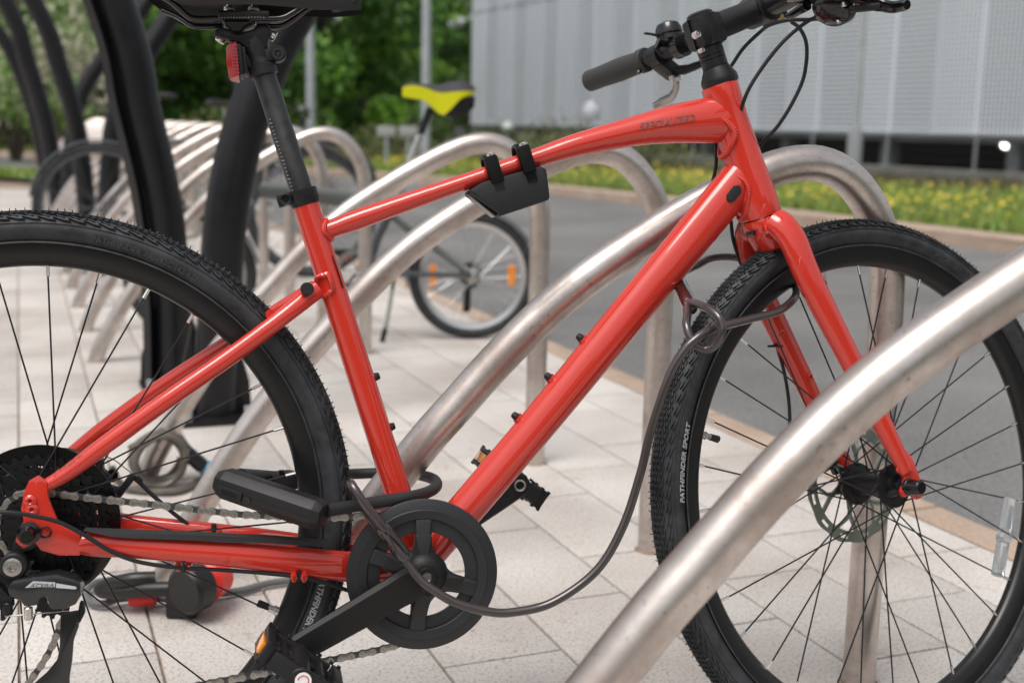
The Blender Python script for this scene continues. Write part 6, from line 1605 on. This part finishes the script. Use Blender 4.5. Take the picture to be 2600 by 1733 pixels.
# generic city bicycle used for the two far ones
def city_bike(p0, p1, label, col, r=.34, guard=True, bar_turn=0., saddle=True):
    Mx, wb = frame_of(p0, p1); t_ = thing('bicycle', label, 'bicycle', Mx); m = col
    for x_ in (0, wb): simple_wheel(t_, (x_, 0, r), r, .04, spokes=32, rimcol=FGR)
    if guard: mudguard(t_, (0, 0, r), r + .014, 5, 170, FGR); mudguard(t_, (wb, 0, r), r + .014, 15, 160, FGR)
    bb = V((.44, 0, .28)); st = V((.30, 0, .74)); hl, hu = V((wb - .17, 0, .60)), V((wb - .21, 0, .76))
    mb = MB(); mb.tube([bb, st], .016, 12); mb.tube([st - (st - bb) * .12, hu - V((0, 0, .03))], .015, 12); mb.tube([bb, hl], .018, 12); mb.tube([hl, hu], .019, 14)
    for s_ in (1, -1): mb.tube([(0, .055 * s_, r), (.4, .03 * s_, .285)], .009, 8); mb.tube([(0, .055 * s_, r), (.31, .02 * s_, .66)], .008, 8)
    mb.build('frame', m, t_)
    mb = MB()
    for s_ in (1, -1): mb.tube([hl + V((0, .02 * s_, -.01)), hl + V((.03, .055 * s_, -.05)), V((wb, .055 * s_, r))], .011, 10)
    mb.build('fork', m, t_)
    mb = MB(); mb.tube([st, st + (st - bb).normalized() * .16], .0135, 10); mb.build('seat_post', DSIL, t_)
    tp = st + (st - bb).normalized() * .17
    mb = MB(); mb.tube(smooth_path([tp + V((-.12, 0, .02)), tp + V((-.05, 0, .03)), tp + V((.05, 0, .02)), tp + V((.15, 0, .015))], 4), [(.02, .05), (.025, .075), (.028, .082), (.028, .078), (.026, .066), (.024, .05), (.022, .04), (.020, .032), (.018, .028), (.018, .025), (.016, .022), (.014, .020), (.008, .012)], 16, up=(0, 0, 1)) if False else mb.tube(smooth_path([tp + V((-.12, 0, .02)), tp + V((-.05, 0, .03)), tp + V((.05, 0, .02)), tp + V((.15, 0, .015))], 4), [(.045, .012), (.075, .018), (.082, .02), (.078, .02), (.066, .02), (.05, .018), (.04, .017), (.032, .016), (.028, .015), (.025, .015), (.022, .014), (.020, .013), (.010, .006)], 16, up=(0, 0, 1)); mb.build('saddle', BLACK, t_)
    mb = MB(); hs = hu + V((-.02, 0, .06)); mb.tube([hu, hs, hs + V((.06, 0, .02))], .014, 12); pts = [hs + V((.06 - .04 * abs(y) * 3 - bar_turn * y, y, .02 + .06 * min(1, abs(y) * 8))) for y in (-.3, -.2, -.1, 0, .1, .2, .3)]; mb.tube(smooth_path(pts, 3), .011, 10); mb.build('handlebar', BLACK, t_)
    for s_ in (-1, 1): mb = MB(); mb.tube([pts[0 if s_ < 0 else -1], pts[1 if s_ < 0 else -2]], .017, 12); mb.build('grip', mat('grip_grey', (.3, .3, .3), .6) if 'grip_grey' not in bpy.data.materials else bpy.data.materials['grip_grey'], t_)
    mb = MB()
    for s_ in (-1, 1): mb.tube(smooth_path([pts[3 + 2 * s_] + V((.02, 0, -.01)), pts[3 + s_] + V((.14, 0, -.06)), hs + V((.12, 0, -.2)), hl + V((.02, .02 * s_, .02))], 5), .0025, 6)
    mb.build('cables', BLACK, t_)
    mb = MB(); mb.ring(.085, .065, -.045, -.049, c=(.44, .28), teeth=44, th=.003); mb.tube([(.44, -.05, .28), (.56, -.06, .19)], (.011, .006), 8); mb.tube([(.44, .05, .28), (.32, .06, .37)], (.011, .006), 8); mb.build('crankset', DSIL, t_, smooth=20)
    for a, b in (((.56, -.11, .19)), ((.32, .11, .37))) if False else (): pass
    for q in ((.56, -.11, .19), (.32, .11, .37)): mb = MB(); mb.box(q, (.09, .08, .02), bev=.003); mb.build('pedal', BLACK, t_)
    return t_
g0 = gp(262, 700); g1 = g0 + Vector((.99, .12, 0)).normalized() * 1.06
city_bike(g0, g1, 'black bicycle parked among the far racks, its mudguard arching at the left edge', FGR)
g0 = gp(700, 640); g0 = Vector((g0.x - .95, g0.y + 1.6, 0)); g1 = g0 + Vector((.98, .1, 0)).normalized() * 1.05
city_bike(g0, g1, 'dark bicycle with grey grips among the farthest racks, left of the seat post', mat('frame_purple_grey', (.10, .08, .12), .35, coat=.5), guard=False)

# ================================================================ LOCKS LEFT ON THE GROUND
def gz(x, y, z=0.): return gp(230 + x * .2935, 1100 + y * .2935, z)
L1 = thing('u_lock', 'black and red U-lock lying on the paving at a rack foot', 'lock', Matrix.Identity(4))
c = gz(840, 1400, .045); d = (gz(150, 1400, .03) - gz(700, 1370, .03)).normalized(); L1.location = (c.x, c.y, 0); off = V((c.x, c.y, 0))
def lp_(x, y, z): return gz(x, y, z) - off
mb = MB(); a = lp_(800, 1370, .055); b = lp_(960, 1300, .055); mb.cyl(a, b, .040, 28, bev=.006); mb.box(tuple(lp_(800, 1440, .026)), (.05, .04, .05), M=None, bev=.006); LB1 = mb.build('lock_body', mat('lock_black', (.008, .008, .008), .4), L1)
mb = MB(); a2 = lp_(965, 1290, .055); b2_ = lp_(1130, 1220, .05); mb.cyl(a2, b2_, .036, 24, r2=.030, bev=.008); mb.build('red_cap', mat('lock_red', (.72, .03, .02), .4), L1)
mb = MB(); mb.tube(smooth_path([lp_(760, 1340, .05), lp_(450, 1350, .045), lp_(200, 1370, .035), lp_(90, 1350, .035), lp_(150, 1310, .045), lp_(350, 1265, .06), lp_(560, 1255, .06)], 6), .0125, 14); mb.build('shackle', mat('shackle_black', (.010, .010, .010), .4), L1)
mb = MB(); mb.cyl(lp_(330, 1425, .02), lp_(575, 1415, .02), .0135, 16, bev=.003); mb.build('red_sleeve', mat('lock_red2', (.72, .03, .02), .4), L1)
L2 = thing('cable', 'grey lock cable looping over the paving past a rack foot', 'cable', Matrix.Identity(4)); L2.location = off
mb = MB(); mb.tube(smooth_path([lp_(560, 1290, .02), lp_(400, 1300, .012), lp_(200, 1270, .012), lp_(40, 1290, .012), lp_(-40, 1370, .012), lp_(0, 1450, .012), lp_(120, 1470, .012), lp_(240, 1430, .012), lp_(420, 1420, .012), lp_(600, 1425, .014), lp_(800, 1440, .014), lp_(1000, 1400, .012), lp_(1300, 1355, .010), lp_(1560, 1290, .01), lp_(1900, 1250, .01)], 7), .0062, 12); mb.build('cable_length', mat('cable_grey', (.12, .12, .12), .4), L2)
L3 = thing('coiled_cable_lock', 'brown grey coiled cable lock with blue end cap at a rack foot', 'lock', Matrix.Identity(4)); c3 = gz(600, 490, 0); L3.location = (c3.x, c3.y, 0)
mb = MB(); N = 150; pts = []
ctr = gz(620, 330, .0) ; cc3 = V((0, 0, .072))
for i in range(N):
    a = 2 * math.pi * i / 30; rr = .054 + .004 * math.sin(i * .37); pts.append(cc3 + E2 * (-.03 + .012 * (i / 30)) + F2 * math.cos(a) * rr + V((0, 0, 1)) * math.sin(a) * rr)
mb.tube(pts, .0075, 10); mb.build('coil', mat('coil_brown', (.11, .095, .08), .35, var=.3, scale=30), L3)
mb = MB(); a = F2 * .055 + V((0, 0, .085)); b = F2 * .095 + V((0, 0, .045)); mb.cyl(a, b, .017, 16, bev=.004); mb.build('lock_barrel', BLACK, L3)
mb = MB(); mb.cyl(b, b + F2 * .028 + V((0, 0, -.018)), .019, 18, bev=.005); mb.build('blue_cap', mat('cap_blue', (.10, .26, .38), .4), L3)
mb = MB(); mb.tube(smooth_path([F2 * -.10 + V((0, 0, .06)) + E2 * .01, F2 * -.07 + V((0, 0, .012)), F2 * .02 + V((0, 0, .01)) - E2 * .05, F2 * .08 + V((0, 0, .012)), F2 * .10 + E2 * .05 + V((0, 0, .02)), F2 * .03 + E2 * .05 + V((0, 0, .12)), F2 * -.06 + V((0, 0, .10))], 6), .008, 10); mb.build('loose_turn', bpy.data.materials['coil_brown'], L3)
